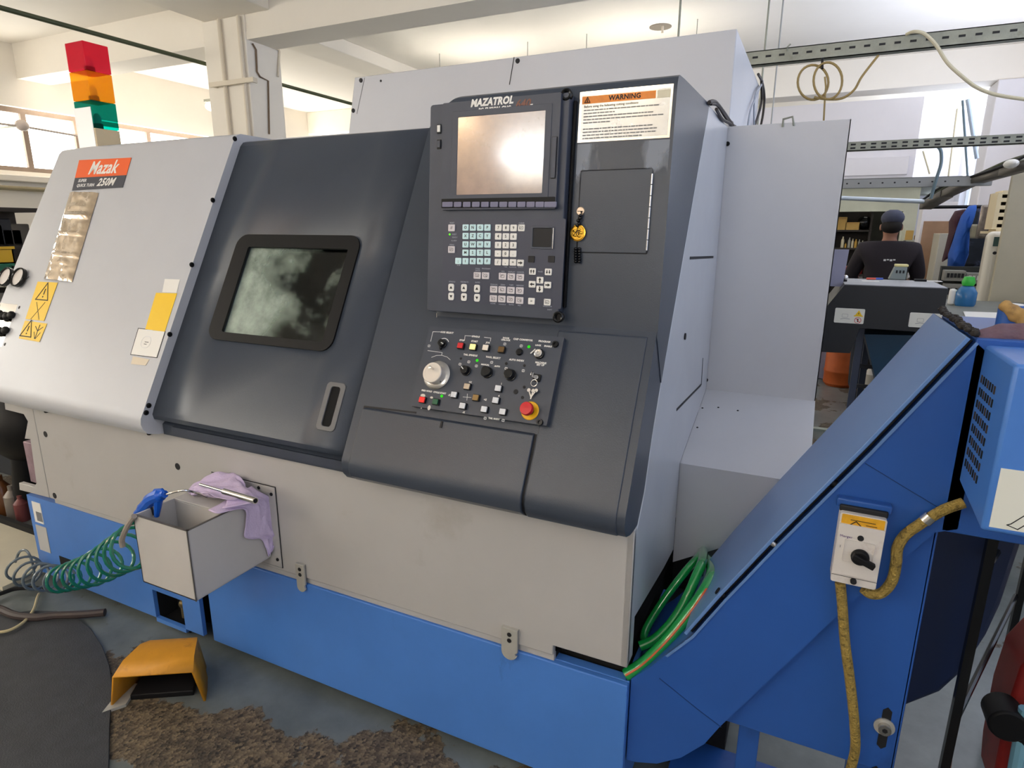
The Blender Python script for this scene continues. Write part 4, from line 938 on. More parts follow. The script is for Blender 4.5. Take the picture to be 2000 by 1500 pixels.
# --- tray box on the front
tx0, tx1, ty0, tz0, tz1 = -1.483, -1.238, -.302, .487, .718
tray_m = mat('tray_paint', (196, 192, 188), .42, var=.03, scale=5)
wear_m = mat('worn_edge', (92, 88, 84), .5)
b = MB(); t = .006
b.bb(tx0, tx1, ty0, ty0+t, tz0, tz1, tray_m); b.bb(tx0, tx0+t, ty0, -.01, tz0, tz1, tray_m); b.bb(tx1-t, tx1, ty0, -.01, tz0, tz1, tray_m)
b.bb(tx0, tx1, ty0, -.01, tz0, tz0+t, tray_m); b.bb(tx0, tx1, -.165, -.01, tz1-t, tz1, tray_m); b.bb(tx0+t, tx1-t, -.165, -.159, tz0, tz1-t, tray_m)
TB = b.build('tool_tray', LA, bevel=.0015, label='grey sheet-metal box tray fixed to the front panel')
b = MB(); b.bb(tx0, tx1, ty0-.001, ty0+t+.001, tz1-.0005, tz1+.0012, wear_m); b.bb(tx1-t-.001, tx1+.001, ty0, -.02, tz1-.0005, tz1+.0012, wear_m); b.bb(tx1-.002, tx1+.0015, ty0-.0015, ty0+.001, tz0, tz1, wear_m)
b.bb(tx0+t, tx0+.16, ty0+t, -.165, tz0+.1, tz0+.102, mat('oily_sheet', (92, 100, 102), .35, var=.3, scale=14)); b.build('worn_rim', TB, label='rim with paint worn to dark metal')
b = MB(); b.bb(-1.497, -1.2, -.005, 0, .452, .745, beige_m); b.bb(-1.5, -1.197, -.002, -.0005, .449, .748, ink_m)
for x, z in ((-1.475, .72), (-1.215, .72), (-1.215, .48), (-1.27, .733), (-1.44, .722)): b.cyl((x, -.008, z), (x, -.004, z), .006, ink_m, 10)
b.build('mounting_plate', TB, bevel=.001)

# --- signal tower
twr = Vector((0, 0, 0)); TY = .60
a = PY(TY).at(126, 87); c = PY(TY).at(160, 78); tw = c.x-a.x; d_ = PX(c.x).at(211, 94).y-TY
#print('tower', round(tw, 3), round(d_, 3), a, c)
d_ = min(max(d_, .09), .16)
zs = [PY(TY).at(x, y).z for x, y in ((161, 78), (170, 136), (173, 195), (181, 250))]
ztop = zs[0]; tcols = (('red_lens', (226, 40, 66)), ('amber_lens', (255, 165, 20)), ('green_lens', (0, 140, 120)))
x1 = c.x; x0 = x1-tw
ST = None
b = MB(); b.bb(x0, x1, TY, TY+d_, 1.925, zs[3], mat('tower_cream', (214, 196, 160), .5)); b.bb(x0-.003, x1-.008, TY-.003, TY, 1.93, zs[2]-.03, mat('bright_white', (250, 250, 250), .3))
ST = b.build('signal_tower', LA, bevel=.003, label='square stacked signal light tower')
for k, (nm, rgb) in enumerate(tcols):
    m = bpy.data.materials.new(nm); m.use_nodes = True; nt = m.node_tree; N = nt.nodes; L = nt.links; pr = N['Principled BSDF']
    pr.inputs['Base Color'].default_value = (*lin(rgb), 1); pr.inputs['Roughness'].default_value = .15
    trn = N.new('ShaderNodeBsdfTransparent'); trn.inputs['Color'].default_value = (*[min(1, v**.42) for v in lin(rgb)], 1)
    tl_ = N.new('ShaderNodeBsdfTranslucent'); tl_.inputs['Color'].default_value = (*lin(rgb), 1)
    m1 = N.new('ShaderNodeMixShader'); m1.inputs[0].default_value = .3; L.new(trn.outputs[0], m1.inputs[1]); L.new(tl_.outputs[0], m1.inputs[2])
    m3 = N.new('ShaderNodeMixShader'); m3.inputs[0].default_value = .12; L.new(m1.outputs[0], m3.inputs[1]); L.new(pr.outputs[0], m3.inputs[2]); L.new(m3.outputs[0], N['Material Output'].inputs[0])
    b = MB(); z1_, z0_ = zs[k], zs[k+1]
    b.bb(x0, x1, TY, TY+d_, z0_+.002, z1_, m)
    b.build(nm, ST, bevel=.003, label=nm.replace('_', ' '))
    b = MB(); cx_, cy_ = (x0+x1)/2, TY+d_/2; b.cyl((cx_, cy_, z0_+.008), (cx_, cy_, z0_+.03), .022, ink_m); b.ell((cx_, cy_, z0_+.05), (.018, .018, .028), mat('bulb_glass', (235, 235, 235), .1)); b.lathe([(0, 0), (0, 0)], ink_m, 3) if False else None
    b.build('bulb', ST)

# ================================================================== CHIP CONVEYOR
CC = thing('chip_conveyor', (.4, .2, 0), 'blue inclined chip conveyor standing at the right end of the lathe', 'conveyor')
top = [(.008, .424), (.05, .47), (.092, .525), (.151, .60), (.219, .723), (.325, .902), (.471, 1.138), (.612, 1.376)]
b = MB()
body = top+[(.64, 1.35), (.64, 1.0), (.605, .985), (.476, .784), (.237, .365), (.205, .30), (.151, .234), (.09, .188), (.032, .168), (.008, .166)]
b.prism(body, 'y', .02, .37, blue2_m)
CBD = b.build('chute_body', CC, bevel=.003, label='blue inclined chute')
nn = Vector((-.862, 0, .507))
def off_line(pts, o): return [(x+nn.x*o, z+nn.z*o) for x, z in pts]
b = MB(); b.prism(off_line(top[3:], .012)+off_line(top[3:], .02)[::-1], 'y', .008, .385, blue3_m)
b.prism(off_line(top[3:], .001)+off_line(top[3:], .0125)[::-1], 'y', .034, .37, ink_m)
LID = b.build('chute_lid', CC, bevel=.0015, label='paler blue sheet lid on top of the chute')
b = MB(); b.prism(off_line(top[2:], -.006)+off_line(top[2:], .0)[::-1], 'y', .017, .03, blue3_m); b.build('edge_flange', CC)
for px, py in ((1413, 1168), (1517, 1071), (1632, 950)):
    b = MB(); q = PY(.02).at(px, py); q = Vector((q.x, .03, q.z)); b.cyl(q, q+nn*.02, .009, steel_m if px == 1517 else black_m, 12); b.build('lid_screw', LID)
b = MB(); groove(b, PY(.02), [(1288, 1325), (1362, 1385), (1408, 1420)], .002, mat('dark_blue_line', (24, 56, 110), .5), .0005); groove(b, PY(.02), [(1690, 905), (1780, 960), (1830, 990)], .0015, mat('dark_blue_line', (24, 56, 110)), .0005); merge(CBD, b.build('seam_line', CBD))
# support plate
b = MB(); b.prism([(.22, .37), (.3, .5), (.5, .84), (.6, 1.0), (.612, 1.0), (.612, .368)], 'y', .042, .05, blue2_m); b.bb(.606, .614, .042, .34, .368, 1.0, blue2_m)
SPP = b.build('support_plate', CC, bevel=.002, label='blue support plate with slots')
for (x0, y0), (x1, y1) in (((1735, 1382), (1720, 1462)), ((1712, 1496), (1708, 1530))):
    b = MB(); a, c = PY(.0415).at(x0, y0), PY(.0415).at(x1, y1); b.prism([(a.x-.009, a.z-.009), (a.x, a.z), (a.x+.009, a.z-.009), (c.x+.009, c.z+.009), (c.x, c.z), (c.x-.009, c.z+.009)], 'y', .0405, .044, ink_m); b.build('slot', SPP)
b = MB(); q = PY(.04).at(1727, 1419); b.cyl((q.x, .041, q.z), (q.x, .037, q.z), .021, mat('zinc_plate', (184, 182, 174)), 22); b.cyl((q.x, .037, q.z), (q.x, .025, q.z), .013, steel_m, 16); b.cyl((q.x, .0252, q.z), (q.x, .0245, q.z), .006, ink_m, 6); b.build('clamp_bolt', SPP)
b = MB()
for x in (.28, .53): b.bb(x, x+.05, .08, .13, 0, .9 if x > .5 else .42, blue2_m)
b.bb(.1, .58, .1, .3, .02, .05, blue2_m); b.bb(.26, .66, .08, .13, .0, .02, blue2_m); b.build('leg_frame', CC, bevel=.002)
b = MB(); b.prism([(.62, .98), (.79, .98), (.775, .78), (.762, .70), (.735, .60), (.70, .53), (.62, .45)], 'y', .16, .40, mat('outlet_deep_shade', (20, 34, 66), .4)); b.build('outlet_chute', CC, bevel=.012, label='rounded outlet chute, deep shade painted in navy')  # navy puts the deep shade at the outlet into the colour
# drive head
HXL = .628; hp = PX(HXL)
b = MB(); b.bb(.612, 1.35, .02, .38, .99, 1.383, blue2_m); b.build('head_housing', CC, bevel=.003)
b = MB(); q1 = (-.173, 1.373)
b.prism([(-.173, 1.372), (.02, 1.372), (.045, 1.34), (.045, 1.10), (-.164, 1.083), (-.173, 1.085)], 'x', HXL, 1.35, blue_m)
HB = b.build('drive_cover', CC, bevel=.006, label='bright blue drive cover with vent slots')
b = MB(); b.bb(HXL-.004, HXL+.03, .024, .05, 1.295, 1.378, teal_m); b.build('teal_edge', HB, bevel=.002, label='pale turquoise edge strip')
vA = hp.at(1920, 728); 
for r in range(8):
    for c in range(7):
        y = -.004-.0155*c+.004; z = 1.312-.0235*r
        b = MB(); b.prism([(y-.0035, z-.008), (y+.0035, z-.008), (y+.0035, z+.006), (y-.0035, z+.006)], 'x', HXL-.0012, HXL+.002, void_m if (r+c) % 3 else mat('rust_dirt', (58, 44, 34), .8)); b.build('vent_slot', HB)
b = MB(); yl = -.1745; a = PY(yl).at(1953, 912); c = PY(yl).at(1925, 1032); b.bb(a.x+.002, a.x+.3, yl, -.172, c.z+.004, a.z-.002, mat('cream_label', (226, 226, 214), .45))
b.T = PY(yl).mat(Vector((a.x+.06, yl, (a.z+c.z)/2+.03)))
def pline(b, pts, w, m, T=None):
    for p, q in zip(pts, pts[1:]):
        d = Vector((q[0]-p[0], q[1]-p[1], 0)); b.box(((p[0]+q[0])/2, (p[1]+q[1])/2, 0), (d.length+w, w, .0012), m, Matrix.Rotation(math.atan2(d.y, d.x), 3, 'Z'))
pline(b, [(.03, .02), (-.01, .006), (-.012, -.012), (.0, -.018), (.03, -.02)], .0016, ink_m); pline(b, [(.035, -.035), (-.005, -.04), (-.03, -.07), (-.035, -.073), (-.02, -.078), (.0, -.055), (.035, -.052)], .0014, ink_m)
b.build('pictogram_label', HB, label='large cream pictogram label')
# isolator switch
b = MB(); iso_p = PY(-.028); c4 = [iso_p.at(*q, .0) for q in ((1641, 1001), (1733, 1020), (1712, 1153), (1622, 1135))]
ix = sum(v.x for v in c4)/4; iz = sum(v.z for v in c4)/4; iw = .084; ih = .158; M_ = Matrix.Translation((ix, .02, iz)) @ Matrix.Rotation(PI/2, 4, 'X') @ Matrix.Rotation(math.radians(-.5), 4, 'Z')
iso_m = stain(mat('dirty_white_case', (214, 208, 202), .45, var=.03, scale=20), (170, 140, 130), .56, .72, 22, .5)
b.T = M_; b.rrect(iw, ih, .004, 0, .045, iso_m, n=2); b.rrect(iw*.98, ih*.72, .003, .045, .05, iso_m, n=2)
b.box((0, -.062, .046), (iw, .001, .001), ink_m)
IS = b.build('isolator_switch', CC, bevel=.002, label='dirty white isolator switch box')
mat('dirty_amber_label', (226, 168, 40), .4, var=.15, scale=30)
b2 = MB(); b2.T = M_ @ Matrix.Translation((0, .059, 0)); b2.rrect(iw*.92, .036, .002, .0450, .0464, mat('dirty_amber_label', (226, 168, 40))); b2.T = M_ @ Matrix.Translation((-.012, .057, .0467)); pline(b2, [(-.018, -.008), (0, .008), (.018, -.008)], .0016, ink_m); b2.text('N', .007, ink_m, 0, -.003); b2.box((.012, .01, 0), (.045, .0012, .0006), ink_m); b2.box((.028, .003, 0), (.02, .0012, .0006), ink_m); b2.build('warning_label', IS, label='small amber electric hazard label')
for y in (.032, -.068): b = MB(); b.T = M_; b.cyl((.0, y, .044), (.0, y, .0515), .006, ink_m, 16); b.build('screw_cap', IS)
b = MB(); b.T = M_; b.rrect(.056, .05, .004, .0495, .052, iso_m, (.054, .048, .003, 0, 0)); 
b.text('I', .008, ink_m, -.034, .006, .0505); b.text('0', .006, ink_m, .002, .031, .0505); b.text('Merger', .0075, mat('purple_print', (110, 90, 130), .5), -.026, .03, .0503); b.build('switch_plate', IS)
b = MB(); b.T = M_ @ Matrix.Translation((.004, -.008, .05)) @ Matrix.Rotation(math.radians(-22), 4, 'Z'); b.lathe([(0, 0), (.017, 0), (.017, .008), (.014, .012), (0, .012)], black_m, 26); b.box((.006, 0, .016), (.044, .012, .014), black_m); b.build('switch_knob', IS, bevel=.002, label='black turning knob')
b = MB(); b.T = M_ @ Matrix.Translation((0, .087, 0)); b.box((0, .004, .012), (.1, .02, .024), blue2_m); b.box((0, -.004, .027), (.088, .014, .01), ink_m); b.build('switch_bracket', IS, bevel=.003)
# braided conduits
braid = stain(mat('braided_conduit', (168, 142, 72), .55, .3, var=.2, scale=60, bump=.6, bscale=220), (84, 70, 34), .52, .62, 90, .8)
b = MB(); b.tube(smoothpath([PY(.0).at(*q) for q in ((1641, 1138), (1645, 1180), (1650, 1250), (1659, 1320), (1666, 1380), (1670, 1430), (1670, 1465), (1662, 1500), (1655, 1530))], 5), .0105, braid, 10); b.build('conduit', CC, label='brown braided conduit hanging down the plate')
b = MB(); b.tube(smoothpath([PY(.0).at(*q) for q in ((1686, 1150), (1700, 1160), (1722, 1158), (1742, 1135), (1750, 1100), (1753, 1070), (1768, 1045), (1795, 1025), (1815, 1012))]+[PY(.0).at(1845, 995), PY(.005).at(1882, 982)], 5), .0105, braid, 10); b.build('conduit', CC, label='brown braided conduit looping up to the drive cover')
b = MB(); a, c = PY(0).at(1806, 1018), PY(0).at(1818, 1008); b.cyl(a, c, .0125, chrome_m, 14); b.build('conduit_clip', CC)
b = MB(); 
for px, py in ((1827, 1020), (1768, 1074)): q = PY(.035).at(px, py); b = MB(); b.cyl((q.x, .042, q.z), (q.x, .032, q.z), .006, gold_m, 10); b.build('small_screw', SPP)

# swarf along the far edge of the lid
rs = random.Random(5); b = MB(); dirt = mat('dark_swarf', (44, 38, 32), .7, var=.3, scale=40)
for k in range(150):
    t = rs.random(); px, py = 1836+t*68+rs.uniform(-3, 6), 605+t*47+rs.uniform(-5, 2); q = PZ(1.388+rs.uniform(-.002, .008)).at(px, py); r = rs.uniform(.002, .0065); b.ell(q, (r*rs.uniform(.7, 1.6), r*rs.uniform(.6, 1.4), r), dirt, 6, 5)
o = b.build('metal_swarf'); tag(o, 'dark oily swarf heaped along the top edge of the chute lid', 'swarf', kind='stuff')

# gloves on the drive head
glove_m = stain(mat('leather_glove', (176, 140, 84), .8, var=.2, scale=25, bump=.3, bscale=60), (84, 64, 70), .5, .62, 9, .85)
glove2 = stain(mat('mauve_glove', (112, 88, 98), .8, var=.2, scale=25, bump=.3, bscale=60), (170, 132, 76), .55, .66, 7, .8)
def glove(name, lbl, pts, m, dz):
    g = None; b = MB()
    for path, r in pts:
        P = smoothpath([PY(dd).at(px, py) for px, py, dd in path], 5)
        n_ = len(P); rr = [r*(.6+.4*math.sin(min(1, (i+1)/n_*3)*PI/2))*(1+.12*math.sin(i*1.1)) for i in range(n_)]
        b.tube(P, rr, m, 9)
    o = b.build(name); tag(o, lbl, 'glove'); md = o.modifiers.new('remesh', 'REMESH'); md.mode = 'VOXEL'; md.voxel_size = .004; md.use_smooth_shade = True
glove('work_glove', 'dirty tan and mauve work glove lying flat on the conveyor head', [(((1908, 655, .05), (1940, 645, .06), (1975, 640, .07), (2060, 642, .08)), .0095), (((1906, 665, .04), (1940, 659, .045), (1980, 657, .05), (2060, 660, .05)), .0125), (((1912, 669, .05), (1945, 664, .05), (1985, 663, .05), (2060, 666, .05)), .010)], glove2, .02)
glove('work_glove', 'worn brown glove finger sticking up behind the flat glove', [(((1957, 593, .15), (1972, 603, .14), (1990, 612, .13), (2040, 622, .12)), .0125), (((1975, 612, .14), (2000, 622, .13), (2050, 632, .12)), .014), (((1990, 628, .12), (2050, 640, .12)), .012)], glove_m, .04)
b = MB(); q = PZ(1.384).at(1968, 640); b.cyl((q.x, q.y, 1.383), (q.x, q.y, 1.43), .022, mat('blue_tape_roll', (50, 96, 170), .35)); b.cyl((q.x, q.y, 1.43), (q.x, q.y, 1.433), .019, white_m)
tag(b.build('spray_can_cap', bevel=.003), 'small blue can standing on the conveyor head behind the gloves', 'can')

# ---- green hoses in the gap
green_m = mat('green_hose', (20, 150, 66), .22, coat=1, var=.15, scale=8); stripe_m = mat('hose_stripe', (196, 92, 44), .3)
def hose(lbl, pts, r, stripe=False):
    P = smoothpath([PY(y).at(px, py) for px, py, y in pts], 6); b = MB(); b.tube(P, r, green_m, 12)
    o = b.build('garden_hose')
    tag(o, lbl, 'hose')
    if stripe:
        b = MB(); vd = [(CAM-p).normalized() for p in P]; 
        b.tube([p+v*(r*.93)+Vector((.0, 0, -.002)) for p, v in zip(P, vd)], r*.22, stripe_m, 6); b.build('stripe', o, label='orange-red stripe')
    return o
hose('green hose with an orange stripe running up beside the conveyor chute', ((1222, 1318, .03), (1256, 1296, .05), (1296, 1258, .07), (1332, 1216, .1), (1362, 1176, .13), (1382, 1145, .16), (1392, 1120, .24), (1388, 1102, .4), (1378, 1088, .6)), .017, True)
hose('green hose looping behind the striped hose, its right strand', ((1250, 1262, .12), (1280, 1248, .14), (1315, 1212, .18), (1340, 1170, .22), (1360, 1125, .26), (1372, 1095, .34), (1374, 1072, .62), (1370, 1060, .8)), .014)
hose('darker green hose strand nearest the end panel', ((1366, 1062, .8), (1368, 1076, .6), (1362, 1090, .42), (1340, 1115, .34), (1305, 1160, .3), (1275, 1205, .26), (1258, 1240, .2), (1262, 1262, .15)), .012)
b = MB(); q = PY(.05).at(1308, 1281); b.cyl(q, q+Vector((.01, -.02, .004)), .009, mat('yellow_green_hose', (170, 200, 70), .3), 14); tag(b.build('hose_end'), 'cut yellow-green hose end poking out near the chute', 'hose')
# sump behind hoses
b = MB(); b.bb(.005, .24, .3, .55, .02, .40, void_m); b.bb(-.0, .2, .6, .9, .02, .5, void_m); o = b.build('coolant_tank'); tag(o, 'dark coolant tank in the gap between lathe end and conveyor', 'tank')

# ================================================================== AIR GUN, CLOTH, TUBE, HOSES
bm_ = mat('air_gun_blue', (24, 92, 200), .35)
AG = thing('air_blow_gun', PY(-.2).at(300, 985), 'blue air blow gun resting in the front corner of the box tray', 'air gun')
b = MB(); gP = PY(-.245)
b.tube(smoothpath([gP.at(*q) for q in ((322, 965), (310, 968), (296, 975), (282, 990), (268, 1003))], 4), [.012]*3+[.02]*3+[.021]*4+[.018]*4+[.012]*3, bm_, 10)
b.tube([gP.at(300, 966), gP.at(303, 958), gP.at(316, 957), gP.at(322, 964)], .006, bm_, 8)
b.tube([gP.at(309, 975), gP.at(308, 990), gP.at(306, 1008)], [.014, .011, .008], bm_, 8); b.build('gun_body', AG)
b = MB(); b.tube([gP.at(*q) for q in ((287, 1000), (296, 992), (301, 1006))], .004, blackg_m, 6); b.build('trigger', AG)
b = MB(); b.tube(smoothpath([PY(-.245).at(322, 966), PY(-.235).at(345, 960), PY(-.22).at(362, 958), PY(-.19).at(385, 963), PY(-.16).at(405, 971)], 5), .0035, chrome_m, 8); b.build('nozzle', AG, label='thin bent chrome nozzle')
b = MB(); b.tube(smoothpath([PY(-.31).at(*q) for q in ((262, 1008), (252, 1022), (243, 1040), (238, 1055), (240, 1068))], 5), .0085, mat('grey_hose_tail', (160, 150, 140), .4), 8); b.build('hose_fitting', AG)
# coiled hoses
def coil(lbl, axis, r0, r1, turns, m, rt, squash=1):
    P = smoothpath(axis, 12); n_ = len(P); path = []
    N_ = turns*22
    for i in range(N_+1):
        t = i/N_*(n_-1); k = min(int(t), n_-2); p = P[k].lerp(P[k+1], t-k); d = (P[min(k+1, n_-1)]-P[max(k-1, 0)]).normalized()
        a = d.cross(Vector((0, 0, 1))).normalized(); c = a.cross(d); th = 2*PI*i/22; r = r0+(r1-r0)*i/N_
        path.append(p+a*r*math.cos(th)*squash+c*r*math.sin(th))
    b = MB(); b.tube(path, rt, m, 7); o = b.build('coiled_air_hose'); tag(o, lbl, 'air hose'); return o
teal_h = mat('teal_hose', (10, 116, 92), .25, coat=.6); grey_h = mat('grey_hose', (104, 116, 124), .3, coat=.5)
coil('teal green coiled air hose sagging from the box tray', [PY(-.30).at(272, 1062), PY(-.24).at(235, 1082), PY(-.2).at(190, 1108), PY(-.16).at(150, 1122), PY(-.13).at(115, 1132)], .07, .05, 9, teal_h, .006)
coil('grey coiled air hose at the left end of the blue base', [PY(-.12).at(120, 1132), PY(-.1).at(90, 1128), PY(-.08).at(60, 1122), PY(-.06).at(40, 1104)], .05, .062, 5, grey_h, .0058)
b = MB(); b.tube(smoothpath([PY(-.06).at(30, 1098), PY(-.05).at(38, 1078), PY(-.045).at(52, 1076), PY(-.04).at(62, 1095), PY(-.035).at(68, 1125)], 5), .0055, grey_h, 7); tag(b.build('hose_tail'), 'short grey hose tail curling up beside the grey coil', 'hose')

# steel tube on cloth
b = MB(); a = PY(-.15).at(391, 946); c = PY(-.19).at(499, 978); 
TBN = 20; d_v = (c-a); b.tube([a, a+d_v*.45, a+d_v*.45+d_v*.001, c], [.0045, .0045, .0095, .0095], chrome_m, 14)
b.cyl(c, c+d_v.normalized()*.0006, .007, ink_m, 12)
tag(b.build('steel_tube'), 'chrome tube lying across the lilac cloth on the tray', 'tube')
# cloth: crumpled rag on the tray top, hanging over its right side
cloth_m = mat('lilac_cotton', (214, 196, 228), .9, var=.05, scale=12, bump=.2, bscale=160)
zc = tz1+.004
def ragmesh(path, label):
    """strip of cloth: list of (left point, right point) stations, crumpled"""
    b = MB(); NU = 22; vs = []; st = []
    L_ = smoothpath([p for p, q, h in path], 6); R_ = smoothpath([q for p, q, h in path], 6); Hh = smoothpath([Vector((h, 0, 0)) for p, q, h in path], 6)
    for j, (p, q, h) in enumerate(zip(L_, R_, Hh)):
        for i in range(NU+1):
            t = i/NU; x = p.lerp(q, t); w = noise.noise(Vector((t*4.5, j*.09, 2)))*1.0+noise.noise(Vector((t*10, j*.22, 5)))*.5
            vs.append((x, w, h.x, t, j))
    return vs, NU, len(L_)
def cloth_patch(name_parts, m, lbl):
    b = MB(); o = None
    for path, outward, amp in name_parts:
        vs, NU, NL = ragmesh(path, '')
        pts = [x+Vector(outward)*(max(-.2, w)*amp+h+amp*.3) for x, w, h, t, j in vs]
        b.add(pts, [(j*(NU+1)+i, j*(NU+1)+i+1, (j+1)*(NU+1)+i+1, (j+1)*(NU+1)+i) for j in range(NL-1) for i in range(NU)], m)
    o = b.build('cleaning_rag', ang=180); tag(o, lbl, 'cloth'); s_ = o.modifiers.new('thick', 'SOLIDIFY'); s_.thickness = .0025; return o
Zt = PZ(zc)
V3 = Vector
heap = [(Zt.at(366, 962), Zt.at(374, 970), .0), (Zt.at(380, 952), Zt.at(398, 978), .01), (Zt.at(402, 948), Zt.at(424, 990), .02), (Zt.at(432, 946), Zt.at(458, 996), .03), (Zt.at(458, 944), Zt.at(484, 992), .032), (Zt.at(472, 952), Zt.at(500, 992), .018), (Zt.at(480, 962), V3((tx1-.01, -.17, zc)), .006)]
Xs = PX(tx1+.004)
hang = [(V3((tx1-.05, -.02, zc+.02)), V3((tx1-.05, -.19, zc+.006)), .0), (V3((tx1-.005, -.03, zc+.012)), V3((tx1-.01, -.19, zc+.004)), .004), (Xs.at(530, 975), Xs.at(474, 995), .004), (Xs.at(535, 1005), Xs.at(478, 1025), .006), (Xs.at(541, 1035), Xs.at(476, 1050), .006), (Xs.at(543, 1048), Xs.at(508, 1053), .004), (Xs.at(536, 1060), Xs.at(518, 1070), .003), (Xs.at(528, 1078), Xs.at(523, 1086), .002)]
cloth_patch([(heap, (0, 0, 1), .022)], cloth_m, 'crumpled lilac rag heaped on the back of the tray top')
cloth_patch([(hang, (.9, -.2, .25), .012)], cloth_m, 'lilac rag hanging down over the right side of the tray')

# ================================================================== FLOOR THINGS IN FRONT
# foot pedal
fo = PZ(0).at(216, 1383); fr_ = PZ(0).at(402, 1369); fu = (fr_-fo); FWd = fu.length; fu.normalize(); fw = Vector((-fu.y, fu.x, 0))
#print('pedal', FWd)
FP_ = thing('foot_pedal', fo+fu*FWd/2+fw*.1, 'yellow hooded foot pedal on the floor in front of the blue base', 'foot pedal')
ped_m = stain(mat('worn_yellow', (206, 142, 30), .5, var=.08, scale=10), (130, 80, 20), .56, .68, 9, .6)
def fpt(u, w, z): return fo+fu*u+fw*w+Vector((0, 0, z))
b = MB(); W = FWd
def ring(w, z, ins, inset=0): return [fpt(ins*.0+inset, w, 0), fpt(ins+inset, w, z), fpt(W-ins-inset, w, z), fpt(W-inset, w, 0)]
outer = [[fpt(0, 0, 0), fpt(.022, 0, .12), fpt(W-.028, 0, .12), fpt(W, 0, 0)], [fpt(.012, .05, 0), fpt(.036, .05, .145), fpt(W-.04, .05, .145), fpt(W-.012, .05, 0)], [fpt(.03, .12, 0), fpt(.062, .12, .155), fpt(W-.055, .12, .155), fpt(W-.035, .12, 0)], [fpt(.045, .16, 0), fpt(.075, .16, .14), fpt(W-.07, .16, .14), fpt(W-.055, .16, 0)], [fpt(.055, .18, 0), fpt(.08, .18, .03), fpt(W-.08, .18, .03), fpt(W-.06, .18, 0)]]
vs = [p for r in outer for p in r]; fs = []
for j in range(4):
    for i in range(3): fs.append((j*4+i, j*4+i+1, (j+1)*4+i+1, (j+1)*4+i))
b.add(vs, fs, ped_m); o = b.build('pedal_hood', FP_, ang=50, label='worn yellow hood'); s_ = o.modifiers.new('t', 'SOLIDIFY'); s_.thickness = .007; s_.offset = -1
b = MB(); b.add([fpt(.05, .03, .02), fpt(W-.05, .03, .02), fpt(W-.07, .14, .06), fpt(.07, .14, .06), fpt(.05, .03, .0), fpt(W-.05, .03, .0), fpt(W-.07, .14, .0), fpt(.07, .14, .0)], [(0, 1, 2, 3), (7, 6, 5, 4), (0, 4, 5, 1), (1, 5, 6, 2), (2, 6, 7, 3), (3, 7, 4, 0)], black_m); b.build('pedal', FP_, bevel=.003, label='black treadle')
b = MB(); b.add([fpt(-.01, -.03, .001), fpt(.05, .0, .001), fpt(.05, .1, .001), fpt(.0, .1, .001), fpt(-.01, -.03, .012), fpt(.05, .0, .012), fpt(.05, .1, .012), fpt(.0, .1, .012)], [(3, 2, 1, 0), (4, 5, 6, 7), (0, 1, 5, 4), (1, 2, 6, 5), (2, 3, 7, 6), (3, 0, 4, 7)], mat('zinc_plate', (184, 182, 174))); b.build('pedal_base', FP_)
# rubber mat
b = MB(); P = [PZ(.01).at(*q) for q in ((-60, 1205), (0, 1200), (60, 1192), (112, 1193), (150, 1206), (178, 1228), (200, 1262), (214, 1300), (220, 1340), (214, 1420), (212, 1530))]; P += [Vector((P[-1].x-.3, -1.3, 0)), Vector((-3.2, -1.3, 0))]
b.prism([(p.x, p.y) for p in P], 'z', 0, .01, mat('rubber_mat', (58, 60, 64), .6, var=.12, scale=20, bump=.2, bscale=200)); o = b.build('rubber_mat', bevel=.002); tag(o, 'dark grey rubber mat with a rounded corner on the floor at lower left', 'mat')
# floor cables
b = MB(); b.tube(smoothpath([PZ(.02).at(*q) for q in ((-40, 1178), (0, 1190), (30, 1202), (70, 1206), (110, 1202), (160, 1200), (205, 1196))], 6), .016, mat('brown_rubber_hose', (62, 52, 50), .5), 10); tag(b.build('floor_hose'), 'thick dark hose lying along the top edge of the rubber mat', 'hose')
b = MB(); b.tube(smoothpath([PZ(.02).at(*q) for q in ((-20, 1236), (15, 1232), (45, 1216), (65, 1192), (72, 1170), (76, 1160))], 6), .006, mat('beige_cable', (196, 182, 140), .5), 7); tag(b.build('floor_cable'), 'thin beige cable curving across the rubber mat', 'cable')
b = MB(); b.tube(smoothpath([PZ(.02).at(*q) for q in ((-30, 1170), (5, 1158), (30, 1150), (60, 1148), (90, 1150))], 6), .009, black_m, 7); tag(b.build('floor_cable'), 'black cable on the floor below the grey coil', 'cable')

# ================================================================== BACKGROUND LEFT
pl_m = mat('plinth_beige', (196, 190, 170), .6, var=.05)
b = MB(); b.bb(-4.6, -2.78, -.14, .2, 0, .02, pl_m); b.bb(-4.6, -2.78, .2, .225, 0, .05, void_m); tag(b.build('floor_plate'), 'pale beige plate on the floor with a dark rear edge left of the blue base', 'floor plate')
zp = 0
b = MB(); b.bb(-4.9, -3.02, .62, 1.1, 0, 1.12, mat('dark_machine_paint', (34, 38, 46), .6, var=.2)); b.bb(-4.4, -3.2, .612, .62, .2, .6, mat('rusty_brown_panel', (70, 50, 38), .7, var=.4, scale=12)); tag(b.build('dark_cabinet', bevel=.01), 'dark cabinet standing behind the left end of the lathe', 'cabinet')
b = MB(); c0 = PY(.3).at(14, 850); b.ell((c0.x, .36, c0.z+.03), (.2, .14, .19), black_m, 20, 12); b.tube(smoothpath([(c0.x-.05, .34, zp), (c0.x-.02, .36, c0.z-.2), (c0.x+.0, .36, c0.z)], 5), .06, black_m, 12); tag(b.build('oil_pump'), 'black rounded pump housing left of the front panel cut-out', 'pump')
